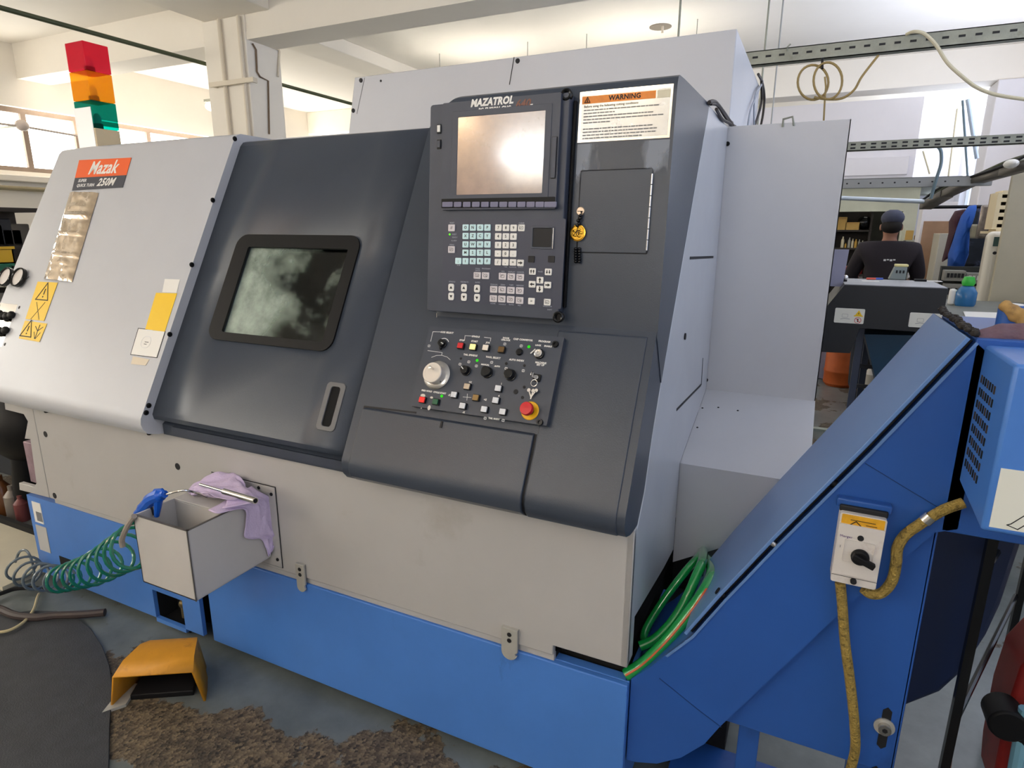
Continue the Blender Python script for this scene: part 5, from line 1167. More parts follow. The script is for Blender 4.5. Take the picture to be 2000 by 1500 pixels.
for k, (px, w_, h_, m, l) in enumerate(((12, .045, .16, mat('brown_glass', (96, 60, 34), .2), 'brown bottle'), (30, .04, .13, mat('grey_can', (128, 122, 116), .4, .4), 'grey can'), (44, .035, .1, mat('maroon_can', (110, 60, 60), .4), 'dull maroon can'))):
    q = PY(.3).at(px, 1000); b = MB(); b.T = Matrix.Translation((q.x, .3, zp)); b.lathe([(0, 0), (w_, 0), (w_, h_), (w_*.5, h_*1.2), (w_*.35, h_*1.25), (w_*.35, h_*1.45), (0, h_*1.45)], m, 18); tag(b.build('oil_bottle'), l+' standing on the floor behind the beige plate at far left', 'bottle')
# rack under the left windows
RK = thing('storage_rack', (-5.6, 1.9, 0), 'dark steel storage rack under the left windows holding the crates', 'rack'); dk = mat('rack_dark', (52, 46, 42), .7, var=.2)
zz = [PX(-5.4).at(10, y).z for y in (405, 480, 548, 600)]
ya, yb = PX(-5.4).at(-60, 500).y, PX(-5.4).at(110, 500).y
#print('rack', zz, ya, yb)
for z in (zz[0], zz[2]-.02, zz[3]-.1): b = MB(); b.bb(-5.9, -5.4, ya, yb, z-.03, z, dk if z != zz[2]-.02 else pl_m); b.build('shelf', RK)
for y in (ya, yb-.05): b = MB(); b.bb(-5.45, -5.4, y, y+.05, 0, zz[0], dk); b.build('upright', RK)
b = MB(); b.bb(-5.92, -5.9, ya, yb, 0, zz[0], dk); b.build('back_panel', RK)
for i, (y0, y1, m, l) in enumerate(((482, 514, mat('crate_yellow', (220, 176, 20), .4), 'yellow plastic crate stacked on the green one in the left rack'), (516, 546, mat('crate_green', (20, 110, 78), .4), 'green plastic crate under the yellow one in the left rack'))):
    a = PX(-5.42).at(-20, y0); c = PX(-5.42).at(30, y1); z1_, z0_ = a.z, c.z; b = MB(); yy0, yy1 = a.y, c.y; w = .01
    b.bb(-5.8, -5.42, yy0, yy1, z0_, z0_+w, m); b.bb(-5.43, -5.42, yy0, yy1, z0_, z1_, m); b.bb(-5.8, -5.79, yy0, yy1, z0_, z1_, m); b.bb(-5.8, -5.42, yy0, yy0+w, z0_, z1_, m); b.bb(-5.8, -5.42, yy1-w, yy1, z0_, z1_, m); b.bb(-5.425, -5.41, yy0-.01, yy1+.01, z1_-.02, z1_, m)
    tag(b.build('plastic_crate'), l, 'crate')
for k in range(5): 
    b = MB(); y = ya+.1+(yb-ya-.35)/4*k; h = .16+.05*((k*7) % 3); b.bb(-5.7, -5.5, y, y+.14, zz[1]+.0, zz[1]+h*.8, mat('rack_thing%d' % (k % 3), ((70, 66, 62), (90, 84, 76), (40, 40, 44))[k % 3], .6))
    o = b.build('tool_case', bevel=.01); tag(o, 'dark tool case on the upper shelf of the left rack', 'case', 'tool cases in the left rack')
b = MB(); b.bb(-5.85, -5.42, ya, yb, zz[1]-.03, zz[1], dk); b.build('shelf', RK)
struct(MB().bb(XL, XL+.12, .6, 6.6, 2.08, 2.15, cream_m).build('trim_2', bevel=.01))
b = MB(); b.tube([(XL+.16, .5, 2.0), (XL+.16, 6.6, 2.0)], .025, mat('sill_pipe', (150, 140, 112), .5), 8)
for y in (1, 3, 5): b.bb(XL, XL+.16, y, y+.03, 1.985, 2.015, galv_m)
tag(b.build('wall_pipe'), 'beige grey pipe running below the left windows', 'pipe')
b = MB(); b.tube([PX(-7.6).at(-30, 238), PX(-7.6).at(45, 247), PX(-7.6).at(150, 265)], .012, mat('pale_pipe', (214, 200, 190), .5), 6); q = PX(-7.6).at(43, 245); b.ell(q, (.05, .07, .06), mat('pale_pipe', (214, 200, 190)), 10, 7); b.bb(XL-.08, -7.6, q.y-.01, q.y+.01, q.z-.01, q.z+.01, galv_m); tag(b.build('window_pipe'), 'thin pale pipe with a junction box crossing the left windows', 'pipe')

# ================================================================== STRUTS AND CABLES, RIGHT
def strut(lbl, y, x0, x1, zt, zb_, rows, pitch, sl, ends=None, m=None):
    b = MB(); m = m or galv_m; h = zt-zb_
    b.bb(x0, x1, y, y+.004, zb_, zt, m); b.bb(x0, x1, y, y+.05, zb_, zb_+.004, m); b.bb(x0, x1, y, y+.035, zt-.004, zt, m)
    x = x0+.05
    while x < x1-.05:
        for r in rows: b.bb(x, x+sl, y-.0008, y, zb_+h*r-.005, zb_+h*r+.005, ink_m)
        x += pitch
    b.cyl((x0+.1, y+.02, zt), (x0+.1, y+.02, 3.2 if 3.08 < y < 3.4 else CZ), .006, m, 8)
    o = b.build('slotted_channel', recalc=False); tag(o, lbl, 'channel'); return o
z1_ = PY(2.25).at(1600, 86).z; z0_ = PY(2.25).at(1600, 115).z
strut('large slotted galvanised channel crossing the upper right corner', 2.25, -.55, XR, z1_, z0_, (.55,), .062, .026)
z1_ = PY(3.2).at(1750, 273).z; z0_ = PY(3.2).at(1750, 291).z
strut('double-slotted galvanised channel, second from the ceiling at right', 3.2, -.2, XR, z1_, z0_, (.3, .7), .055, .028)
z1_ = PY(4.3).at(1750, 347).z; z0_ = PY(4.3).at(1750, 366).z
strut('grey slotted channel below the double-slotted one at right', 4.3, -.2, PY(4.3).at(1940, 345).x, z1_, z0_, (.5,), .08, .012, m=mat('grey_channel', (150, 152, 152), .5, .2))
o = MB(); a, c = PY(4.9).at(1600, 385), PY(4.9).at(1835, 395); o.tube([a, c], .018, mat('pale_steel', (196, 206, 216), .3, .4), 10); tag(o.build('steel_tube_rail'), 'pale straight steel tube below the grey slotted channel', 'tube')
# sloping cable tray
TR = thing('cable_tray', (1.2, 5, 2), 'dark sloping cable tray with cables joining the channels at right', 'cable tray')
b = MB(); pts = [PX(1.08+.1*k).at(px, py) for k, (px, py) in enumerate(((1797, 402), (1838, 378), (1890, 353), (1950, 336), (2010, 318)))]
for p, q in zip(pts, pts[1:]):
    for dz in (0,): b.add([p+V3((0, 0, -.025)), q+V3((0, 0, -.025)), q+V3((0, 0, .025)), p+V3((0, 0, .025)), p+V3((.08, 0, -.025)), q+V3((.08, 0, -.025)), q+V3((.08, 0, -.015)), p+V3((.08, 0, -.015))], [(0, 1, 2, 3), (0, 4, 5, 1), (4, 7, 6, 5)], mat('tray_dark_steel', (112, 108, 102), .5, .4))
o = b.build('tray_rail', TR); s_ = o.modifiers.new('t', 'SOLIDIFY'); s_.thickness = .006
for k, (dz, r, mm) in enumerate(((.035, .010, black_m), (.055, .009, mat('dark_green_pipe', (70, 78, 52))), (.04, .007, galv_m))):
    b = MB(); b.tube(smoothpath([p+V3((.04*k, 0, dz+.02*math.sin(i*2+k))) for i, p in enumerate(pts)], 4), r, mm, 6); b.build('cable', TR)
b = MB(); q = PX(1.4).at(1975, 320); b.ell(q, (.04, .08, .028), white_m, 14, 8); tag(b.build('junction_box', bevel=.004), 'small white junction housing on the sloping cable tray', 'junction box')
# hanging wires
tan_c = mat('tan_cable', (150, 128, 78), .5); wht_c = mat('ivory_cable', (206, 198, 170), .5)
hc_ = thing('cable_coil', PY(2.22).at(1600, 130), 'two loops of tan cable tied up under the large slotted channel', 'cable')
def circ(cx, cyy, rx, ry, n=26, a0=0): return [(cx+rx*math.cos(a0+2*PI*k/n), cyy+ry*math.sin(a0+2*PI*k/n)) for k in range(n+1)]
b = MB(); b.tube([PY(2.23).at(*q) for q in circ(1588, 161, 30, 34)[:-1]], .0058, tan_c, 7, closed=True); b.build('loop', hc_)
b = MB(); b.tube([PY(2.215).at(*q) for q in circ(1617, 158, 28, 36)[:-1]], .0058, tan_c, 7, closed=True); b.build('loop', hc_)
b = MB(); b.tube(smoothpath([PY(2.22).at(*q) for q in ((1590, 190), (1615, 194), (1645, 192), (1668, 176), (1682, 152), (1700, 128), (1716, 108))], 5), .0058, tan_c, 7); b.build('tail', hc_)
b = MB(); b.tube([PY(2.22).at(1611, 150), PY(2.22).at(1613, 170), PY(2.22).at(1611, 194), PY(2.22).at(1608, 250), PY(2.22).at(1606, 330)], .0045, tan_c, 6); b.tube([PY(2.23).at(1606, 114), PY(2.21).at(1606, 134)], .006, ink_m, 6); b.build('drop', hc_)
b = MB(); b.tube(smoothpath([PY(2.24).at(1771, 67), PY(2.2).at(1785, 62), PY(2.2).at(1805, 66), PY(2.2).at(1828, 88), PY(2.2).at(1850, 122), PY(2.2).at(1880, 150), PY(2.2).at(1910, 172), PY(2.2).at(1950, 186), PY(2.2).at(2010, 195)], 5), .0075, wht_c, 8); tag(b.build('hanging_cable'), 'thick ivory cable draped over the large channel and sagging to the right', 'cable')
b = MB(); b.tube([PY(2.24).at(1537, 100), PY(2.23).at(1538, 92), PY(2.235).at(1544, 86)], .004, galv_m, 6); tag(b.build('wire_hook'), 'small wire hook stuck in the large slotted channel', 'hook')
b = MB(); b.tube(smoothpath([PY(4.25).at(*q) for q in ((1832, 286), (1838, 296), (1838, 320), (1828, 352), (1818, 388))], 5), .012, mat('teal_grey_cable', (96, 116, 126), .5), 7); tag(b.build('hanging_cable'), 'dark teal cable hanging between the second channel and the sloping tray', 'cable')
b = MB(); b.tube([PY(4.6).at(1880, 196), PY(4.6).at(1890, 345)], .008, mat('teal_grey_cable', (70, 96, 104)), 7); b.tube([PY(4.6).at(1890, 194), PY(4.6).at(1908, 310)], .014, mat('blue_grey_pipe', (168, 182, 198), .4), 8); tag(b.build('conduit_pipe'), 'pair of blue grey pipes in front of the far right window', 'pipe')
b = MB(); b.tube([PY(5).at(1803, 295), PY(5).at(1816, 340)], .008, wht_c, 6); b.tube([PY(5).at(1870, 212), PY(5).at(1848, 380)], .008, wht_c, 6); tag(b.build('white_wires'), 'thin white wires hanging left of the far right window', 'cable')

# ================================================================== BACKGROUND RIGHT
gw_m = mat('partition_cream', (206, 208, 188), .8, var=.05)
pz0 = PY(8.6).at(1700, 413).z
struct(MB().bb(-.9, 1.34, 8.6, 8.7, pz0, 2.17, gw_m).bb(1.34, 1.5, 8.6, 8.7, 0, 2.17, gw_m).build('trim_3', recalc=False))
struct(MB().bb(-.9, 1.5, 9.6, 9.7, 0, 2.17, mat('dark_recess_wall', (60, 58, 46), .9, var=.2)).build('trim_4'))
# ceiling light in the mezzanine
b = MB(); q = PY(8.9).at(1722, 372); b.bb(q.x-.25, q.x+.12, 8.9, 9.0, 2.1, 2.16, white_m); 
FL = thing('fluorescent_lamp', (q.x, 8.95, 2.1), 'white fluorescent lamp under the far mezzanine', 'lamp'); b.build('fitting', FL)
MB().tube([(q.x-.24, 8.95, 2.085), (q.x+.11, 8.95, 2.085)], .018, glow('tube_glow', (255, 252, 240), 6), 10).build('tube', FL)
# shelving unit
SU = thing('shelving_unit', (.8, 9.0, 0), 'dark shelving unit full of boxes and bottles at the far end', 'shelves')
zs_ = [PY(8.9).at(1650, y).z for y in (449, 484, 535)]
for z in zs_: b = MB(); b.bb(.45, 1.0, 8.9, 9.3, z-.025, z, dk); b.build('shelf', SU)
b = MB(); b.bb(.43, 1.02, 9.28, 9.3, 0, 1.85, dk); b.build('back', SU)
for x in (.43, .99): b = MB(); b.bb(x, x+.03, 8.9, 9.3, 0, 1.85, dk); b.build('upright', SU)
card = mat('cardboard', (196, 160, 92), .8, var=.06)
for k, (px0, px1, py0, py1, z, l) in enumerate(((1638, 1652, 424, 449, zs_[0], 'upright cardboard box at the left end of the top shelf'), (1652, 1677, 434, 449, zs_[0], 'low cardboard box on the top shelf beside the upright one'))):
    a = PY(8.92).at(px0, py0); c = PY(8.92).at(px1, py1); b = MB(); b.bb(a.x, c.x, 8.92, 9.15, z, z+(a.z-c.z), card); b.bb(a.x+.01, c.x-.01, 8.918, 8.92, z+(a.z-c.z)*.85, z+(a.z-c.z)*.9, mat('tape_brown', (160, 120, 70), .5)); tag(b.build('cardboard_box', bevel=.004), l, 'box')
b = MB(); a = PY(8.95).at(1688, 440); b.ell((a.x, 9.0, zs_[0]+.1), (.09, .09, .1), blackg_m, 14, 9); tag(b.build('black_helmet'), 'black rounded helmet on the top shelf right of the boxes', 'helmet')
rs = random.Random(2)
for k in range(7):
    px = 1645+k*6.5; a = PY(8.95).at(px, 480); h = rs.uniform(.06, .16); r = rs.uniform(.012, .022); b = MB(); b.T = Matrix.Translation((a.x, 8.98, zs_[1])); b.lathe([(0, 0), (r, 0), (r, h*.7), (r*.4, h*.85), (r*.4, h), (0, h)], mat('bottle_%d' % (k % 3), ((210, 200, 170), (190, 150, 60), (150, 150, 140))[k % 3], .4), 12); tag(b.build('small_bottle'), 'small bottle on the middle shelf of the far shelving unit', 'bottle', 'bottles on the middle far shelf')
for k in range(4):
    px = 1652+k*9; a = PY(8.95).at(px, 530); h = rs.uniform(.07, .12); b = MB(); b.T = Matrix.Translation((a.x, 8.98, zs_[2])); b.lathe([(0, 0), (.035, 0), (.04, h), (.03, h*1.05), (0, h*1.05)], mat('tin_%d' % k, ((190, 120, 80), (220, 200, 60), (120, 120, 130), (140, 30, 36))[k], .4), 14); tag(b.build('paint_tin'), ('orange-brown tin', 'yellow tin', 'grey tin', 'dark red tin')[k]+' on the lowest visible far shelf', 'tin')
# red toolbox + grey sheet
a = PY(4.2).at(1645, 538); 
b = MB(); a, c = PY(5.9).at(1642, 522), PY(5.9).at(1676, 546); TBX = thing('work_table', (a.x, 6.0, 0), 'dark work table behind the black machine housing', 'table'); zt_ = c.z
MB().bb(a.x-.3, a.x+.45, 5.85, 6.4, zt_-.04, zt_, dk).build('table_top', TBX)
for x in (a.x-.28, a.x+.4):
    for y in (5.87, 6.33): MB().bb(x, x+.04, y, y+.04, 0, zt_-.04, dk).build('leg', TBX)
b = MB(); b.bb(a.x, c.x, 5.9, 6.1, zt_, zt_+(a.z-c.z), mat('toolbox_red', (150, 26, 34), .4)); b.tube([(a.x+.03, 6.0, zt_+(a.z-c.z)), (a.x+.05, 6.0, zt_+(a.z-c.z)+.03), (c.x-.05, 6.0, zt_+(a.z-c.z)+.03), (c.x-.03, 6.0, zt_+(a.z-c.z))], .006, black_m, 6); tag(b.build('tool_box', bevel=.006), 'dark red tool box on the table behind the black housing', 'tool box')
a, c = PY(2.75).at(1626, 487), PY(2.75).at(1649, 560); b = MB(); b.prism([(a.x, c.z), (a.x, a.z), (c.x, a.z), (c.x-.01, c.z)], 'y', 2.75, 2.77, mat('lavender_sheet', (150, 150, 172), .4)); tag(b.build('upright_sheet'), 'upright lavender grey panel at the left end of the black housing', 'panel')

# second machine's conveyor housing
BH = thing('machine_housing', (.7, 2.8, 0), 'black sheet-metal chip housing of the next machine with two white stickers', 'machine')
blk = mat('satin_black_paint', (36, 37, 40), .45, var=.1)
tl = PY(2.6).at(1650, 553); tr_ = PY(2.6).at(1853, 560); lo_ = PY(2.6).at(1820, 650); lf = PY(2.6).at(1612, 602)
b = MB(); zt_ = tl.z-.01; xr_ = tr_.x-.0
b.prism([(lf.x-.15, lo_.z-.02), (lf.x-.15, lf.z-.1), (lf.x, lf.z), (tl.x, zt_), (xr_, zt_), (xr_, lo_.z), (PY(2.6).at(1680, 640).x, lo_.z), (PY(2.6).at(1660, 690).x, PY(2.6).at(1660, 690).z), (lf.x-.15, PY(2.6).at(1610, 690).z)], 'y', 2.6, 3.12, blk)
b.bb(tl.x-.0, xr_, 2.62, 3.12, zt_, zt_+.004, mat('dusty_top', (170, 172, 176), .5, var=.1)); b.build('housing', BH, bevel=.004)
for (x0, y0, x1, y1, l) in ((1632, 601, 1686, 631, 'left white warning sticker'), (1778, 610, 1836, 640, 'right white warning sticker')):
    a, c = PY(2.598).at(x0, y0), PY(2.598).at(x1, y1+2); w, h = c.x-a.x, a.z-c.z; b = MB(); b.T = PY(2.598).mat(V3(((a.x+c.x)/2, 2.599, (a.z+c.z)/2))); b.rrect(w, h, .006, 0, .002, mat('sticker_white', (226, 224, 212), .45), n=3)
    o_ = b.T; b.T = o_ @ Matrix.Translation((w*.3, h*.18, .0022)); b.prism([(-.017, -.01), (.017, -.01), (0, .02)], 'z', 0, .0006, yellow_m); b.box((0, -.013, .0004), (.045, .006, .0006), yellow_m); b.box((0, .001, .0008), (.003, .01, .0006), ink_m)
    b.T = o_ @ Matrix.Translation((w*.3, -h*.27, .0022)); b.rrect(.034, .034, .016, 0, .0006, red_m, (.029, .029, .0135, 0, 0)); b.box((0, 0, .0004), (.003, .03, .0006), red_m, Matrix.Rotation(.78, 3, 'Z')); b.box((0, 0, .0002), (.006, .018, .0006), ink_m)
    b.T = o_ @ Matrix.Translation((-w*.15, 0, .0022)); b.rrect(.03, .02, .003, 0, .0006, gi, (.028, .018, .002, 0, 0)); pline(b, [(-.02, -.02), (0, -.015), (.025, -.018)], .002, gi); b.build('warning_sticker', BH, label=l)
b = MB(); f = [PY(2.7).at(*q) for q in ((1688, 652), (1826, 655), (1795, 800), (1740, 830), (1722, 790))]; b.prism([(p.x, p.z) for p in f], 'y', 2.68, 3.0, mat('dark_teal_paint', (22, 58, 82), .45, var=.1)); b.build('hopper', BH, label='dark teal tapering hopper')
for px in (1674, 1690):
    q = PY(2.7+.35*(px > 1680)).at(px, 700); b = MB(); b.bb(q.x-.018, q.x+.018, q.y, q.y+.03, 0, 1.06, mat('dark_leg', (60, 66, 82), .5)); b.build('leg', BH)
b = MB(); q = PY(2.7).at(1680, 720); 
for z in (q.z, q.z-.12): b.bb(q.x-.02, q.x+.2, 2.72, 2.74, z, z+.02, ink_m)
b.build('cross_rod', BH)
# things on the housing
b = MB(); q = PZ(zt_+.004).at(1755, 546); x0, y0 = q.x, q.y
DV = thing('dial_gauge_stand', (x0, y0, zt_+.004), 'small grey instrument with a cream top standing on the black housing', 'instrument')
h_ = PY(y0).at(1755, 518).z-zt_-.004
MB().prism([(x0-.055, zt_+.004), (x0-.03, zt_+h_*.95), (x0+.035, zt_+h_*.95), (x0+.035, zt_+.004)], 'y', y0-.02, y0+.05, mat('instrument_grey', (132, 142, 140), .5)).build('case', DV, bevel=.004)
MB().bb(x0-.03, x0+.04, y0-.022, y0+.05, zt_+h_*.95, zt_+h_*1.12, mat('cream_plastic', (226, 214, 150))).build('cap', DV, bevel=.004)
for dx in (-.018, .0, .018): MB().bb(x0+dx-.005, x0+dx+.005, y0-.022, y0-.019, zt_+h_*.5, zt_+h_*.7, ink_m).build('window', DV)
for px, w, dd, m, l, hh in ((1700, .09, .05, white_m, 'sheet of white paper on the black housing left of the instrument', .002), (1797, .06, .05, black_m, 'small black box on the black housing right of the instrument', .012), (1822, .09, .06, white_m, 'sheet of white paper at the right end of the black housing', .002)):
    q = PZ(zt_+.005).at(px, 549); b = MB(); b.bb(q.x-w/2, q.x+w/2, q.y-dd/2, q.y+dd/2, zt_+.004, zt_+.004+hh, m); tag(b.build('paper_sheet' if hh < .01 else 'small_box'), l, 'paper' if hh < .01 else 'box')
q = PZ(zt_+.02).at(1693, 541); b = MB(); b.tube([q, q+V3((.05, .02, 0))], .006, mat('marker_red', (220, 90, 70), .4), 8); b.tube([q+V3((.05, .02, 0)), q+V3((.09, .035, 0))], .006, mat('marker_blue', (60, 90, 190), .4), 8); 
for v in b.v: v.z -= .01
tag(b.build('marker_pen'), 'red and blue marker lying on the black housing', 'pen')
q = PZ(zt_+.004).at(1650, 550); b = MB(); b.ell((q.x, q.y, zt_+.012+.016), (.016, .016, .016), chrome_m, 12, 8); b.cyl((q.x, q.y, zt_+.002), (q.x, q.y, zt_+.015), .012, ink_m, 12); tag(b.build('ball_knob'), 'small chrome ball knob at the left edge of the black housing', 'knob')
# orange barrel and jug on the floor behind
q = PZ(0).at(1637, 752); b = MB(); b.T = Matrix.Translation((q.x, q.y, 0)); b.lathe([(0, 0), (.125, 0), (.15, .03), (.15, .14), (.155, .15), (.155, .17), (.15, .18), (.15, .38), (.13, .42), (0, .42)], mat('rusty_orange_drum', (176, 84, 30), .6, var=.15), 26); BR = b.build('orange_drum'); tag(BR, 'rusty orange drum on the floor behind the black housing', 'drum')
b = MB(); b.bb(q.x-.06, q.x+.08, q.y-.04, q.y+.06, .42, .425, white_m); tag(b.build('white_rag'), 'white rag lying on top of the orange drum', 'cloth')
q = PZ(0).at(1698, 768); b = MB(); b.T = Matrix.Translation((q.x, q.y, 0)); b.lathe([(0, 0), (.07, 0), (.075, .02), (.075, .2), (.03, .26), (.022, .28), (.022, .31), (0, .31)], mat('milky_plastic', (190, 186, 178), .4), 20); tag(b.build('plastic_jug', bevel=.002), 'milky plastic jug on the floor beside the dark hopper', 'jug')
q = PZ(0).at(1618, 742); b = MB(); b.bb(q.x-.5, q.x-.02, q.y, q.y+.3, 0, .42, mat('lavender_sheet', (150, 150, 172))); tag(b.build('grey_crate', bevel=.01), 'lavender grey crate on the floor left of the orange drum', 'crate')
q = PZ(0).at(1640, 848); b = MB(); b.bb(-.2, 1.4, q.y, q.y+.06, 0, .02, mat('floor_strip', (150, 160, 154), .5)); o = b.build('floor_rail'); tag(o, 'pale metal strip on the floor beyond the guard sheet', 'strip')

# right-hand store: boards, coats, fuse board, bench
def pbox(name, lbl, cat, y, px0, py0, px1, py1, d, m, floor=False, bevel=.004, group=None):
    a, c = PY(y).at(px0, py0), PY(y).at(px1, py1); b = MB(); b.bb(a.x, c.x, y, y+d, 0 if floor else c.z, a.z, m); o = b.build(name, bevel=bevel)
    if lbl: tag(o, lbl, cat, group)
    return o
pbox('plywood_board', 'tall brown plywood board leaning near the coats', 'board', 7.2, 1805, 432, 1846, 550, .03, wood_m, True)
pbox('tall_locker', 'pale grey locker left of the hanging blue coat', 'locker', 6.6, 1836, 456, 1884, 560, .4, mat('locker_grey', (176, 172, 158), .5, var=.05), True)
pbox('cream_cupboard', 'white cupboard above the brown plywood board', 'cupboard', 7.4, 1805, 395, 1866, 431, .3, ppaint_m, True)
cb = thing('stacked_boxes_shelf', PY(7.8).at(1783, 480), 'narrow open shelf with cardboard boxes left of the plywood board', 'shelf')
a, c = PY(7.8).at(1768, 445), PY(7.8).at(1802, 560)
for x in (a.x, c.x-.03): MB().bb(x, x+.03, 7.8, 8.1, 0, a.z, gw_m).build('upright', cb)
for py in (470, 497, 530): z = PY(7.8).at(1780, py).z; MB().bb(a.x, c.x, 7.8, 8.1, z-.02, z, gw_m).build('shelf', cb)
for px0, px1, py0, py1, l in ((1790, 1802, 460, 469, 'small cardboard box on the upper board of the narrow shelf'), (1785, 1802, 474, 496, 'larger cardboard box with a dark slot on the narrow shelf'), (1770, 1782, 450, 469, 'small orange carton at the top left of the narrow shelf')):
    o = pbox('cardboard_box', l, 'box', 7.78, px0, py0, px1, py1, .2, card)
# coats
def coat(lbl, m, y, outline, ctr):
    b = MB(); P = [PY(y).at(*q) for q in outline]; n_ = len(P); rings = []
    for k in range(9):
        a = PI*k/8; w = math.sin(a)**.5 if 0 < k < 8 else .15; dy = -.13*math.cos(a)
        c = PY(y).at(*ctr); rings.append([(c+(p-c)*(.25+.75*w))+V3((0, dy*(1+.3*math.sin(i*1.7)), 0)) for i, p in enumerate(P)])
    b.loft(rings, m); o = b.build('hanging_coat', ang=80); tag(o, lbl, 'coat'); return o
coat('bright blue work coat hanging among the garments at right', mat('coat_blue', (32, 84, 170), .8, var=.12, scale=10), 5.6, ((1893, 402), (1905, 400), (1902, 420), (1895, 440), (1890, 470), (1888, 500), (1880, 526), (1868, 531), (1852, 522), (1853, 500), (1862, 470), (1870, 445), (1880, 420)), (1878, 470))
coat('dark maroon jacket hanging behind the blue coat', mat('coat_maroon', (58, 22, 34), .8, var=.15, scale=10), 5.8, ((1866, 412), (1885, 408), (1890, 420), (1876, 450), (1862, 480), (1850, 505), (1840, 512), (1846, 490), (1856, 455), (1856, 430)), (1866, 450))
b = MB(); q = PY(5.7).at(1885, 404); b.tube([(q.x-.3, 5.7, q.z), (XR, 5.7, q.z)], .015, black_m, 8); tag(b.build('coat_rail'), 'black rail from which the coats hang', 'rail')
pbox('dark_garments', 'dark mixed work clothes hanging right of the blue coat', 'clothes', 6.0, 1892, 405, 1935, 522, .12, stain(mat('garment_dark', (34, 38, 44), .9, var=.3, scale=8), (76, 84, 110), .55, .65, 9, .7), bevel=.03)
pbox('beige_bag', 'beige bag hanging in front of the dark clothes', 'bag', 5.5, 1896, 438, 1916, 466, .08, mat('bag_beige', (206, 196, 160), .8), bevel=.02)
b = MB(); o = pbox('plastic_bag', 'crumpled clear grey plastic sheet hanging beside the pigeonholes', 'plastic bag', 5.4, 1918, 400, 1950, 466, .06, mat('crinkled_plastic', (142, 132, 122), .15, .3, var=.3, scale=14), bevel=.02)
# fuse boards
for r, (y0, y1) in enumerate(((528, 550), (554, 588))):
    for c, (x0, x1) in enumerate(((1846, 1884), (1888, 1930))):
        a, cc = PY(5.3).at(x0, y0+(x0-1846)*.12), PY(5.3).at(x1, y1+(x0-1846)*.12); FB = thing('fuse_board', ((a.x+cc.x)/2, 5.3, cc.z), ('upper left', 'upper right', 'lower left', 'lower right')[r*2+c]+' grey fuse board of the four below the coats', 'fuse board')
        b = MB(); b.bb(a.x, cc.x, 5.3, 5.42, cc.z, a.z, mat('fuse_grey', (150, 148, 140), .5)); b.build('case', FB, bevel=.004)
        for k in range(5): xx = a.x+(cc.x-a.x)*(.12+.17*k); MB().bb(xx, xx+.018, 5.285, 5.3, cc.z+(a.z-cc.z)*.35, cc.z+(a.z-cc.z)*.75, white_m if c else ink_m).build('breaker', FB)
b = MB(); a, cc = PY(5.42).at(1840, 520), PY(5.42).at(1940, 640); b.bb(a.x, cc.x+.1, 5.42, 5.5, 0, a.z, mat('dark_back_board', (52, 54, 52), .7)); tag(b.build('mounting_board'), 'dark board carrying the four fuse boards', 'board')
# cream machine column + cabinet + pigeonholes
a, c = PY(4.6).at(1933, 452), PY(4.6).at(1976, 600); b = MB(); b.bb(a.x+.0, c.x, 4.6, 4.75, 0, a.z, mat('cream_machine', (214, 208, 194), .35)); o = b.build('cream_column', bevel=.05, seg=5); tag(o, 'tall white rounded machine column at right with a small display', 'machine')
q = PY(4.595).at(1950, 472); b = MB(); b.bb(q.x-.03, q.x+.03, 4.594, 4.602, q.z-.035, q.z+.035, mat('display_green', (60, 84, 80), .2)); b.cyl((q.x-.01, 4.59, q.z-.085), (q.x-.01, 4.602, q.z-.085), .012, ink_m); b.build('display', o)
pbox('grey_beige_cabinet', 'large beige cabinet side at the right edge behind the white column', 'cabinet', 4.4, 1981, 330, 2060, 640, .05, mat('cabinet_beige', (178, 170, 148), .5, var=.04), True)
PG = thing('pigeonhole_rack', PY(5.0).at(1968, 445), 'cream wooden pigeonhole rack above the white machine column', 'rack')
a, c = PY(5.0).at(1950, 376), PY(5.0).at(1984, 448); crm = mat('cream_wood', (222, 206, 168), .6)
for x in (a.x, c.x-.03): MB().bb(x, x+.03, 5.0, 5.25, c.z, a.z, crm).build('side', PG)
for k in range(6): z = c.z+(a.z-c.z)*k/5; MB().bb(a.x+.03, c.x-.03, 5.0, 5.25, z-.015, z+.015, crm).build('shelf', PG)
MB().bb(a.x, c.x, 5.25, 5.27, c.z, a.z, mat('pigeon_back', (120, 100, 84), .8)).build('back', PG)
q = PY(5.0).at(1967, 450); b = MB(); b.bb(q.x-.12, XR, 4.95, 5.3, c.z-.035, c.z-.015, crm); tag(b.build('wall_shelf'), 'cream shelf board under the pigeonhole rack', 'shelf')
# bench with jug, papers
zb_ = PY(3.6).at(1890, 606).z
BN = thing('work_bench', (1.6, 4, 0), 'grey topped work bench at right behind the conveyor head', 'bench')
MB().bb(.98, XR-.02, 3.2, 4.35, zb_-.05, zb_, mat('bench_grey', (112, 114, 108), .6, var=.1)).build('bench_top', BN, bevel=.004)
for x in (1.0, 2.2):
    for y in (3.25, 4.25): MB().bb(x, x+.06, y, y+.06, 0, zb_-.05, galv_m).build('leg', BN)
q = PY(3.9).at(1883, 600); b = MB(); b.T = Matrix.Translation((q.x, 3.9, zb_)) @ Matrix.Scale(.78, 4); b.lathe([(0, 0), (.07, 0), (.08, .02), (.08, .12), (.05, .17), (.03, .18), (0, .18)], mat('blue_translucent', (60, 130, 190), .2, trans=.3), 22); J = b.build('plastic_bottle'); tag(J, 'blue plastic bottle with a bright green cap on the bench', 'bottle')
b = MB(); b.T = Matrix.Translation((q.x, 3.9, zb_+.14)) @ Matrix.Scale(.75, 4); b.lathe([(0, 0), (.045, 0), (.055, .03), (.04, .08), (0, .085)], mat('bright_green', (60, 190, 70), .35), 16); b.build('cap', J, label='bright green cap')
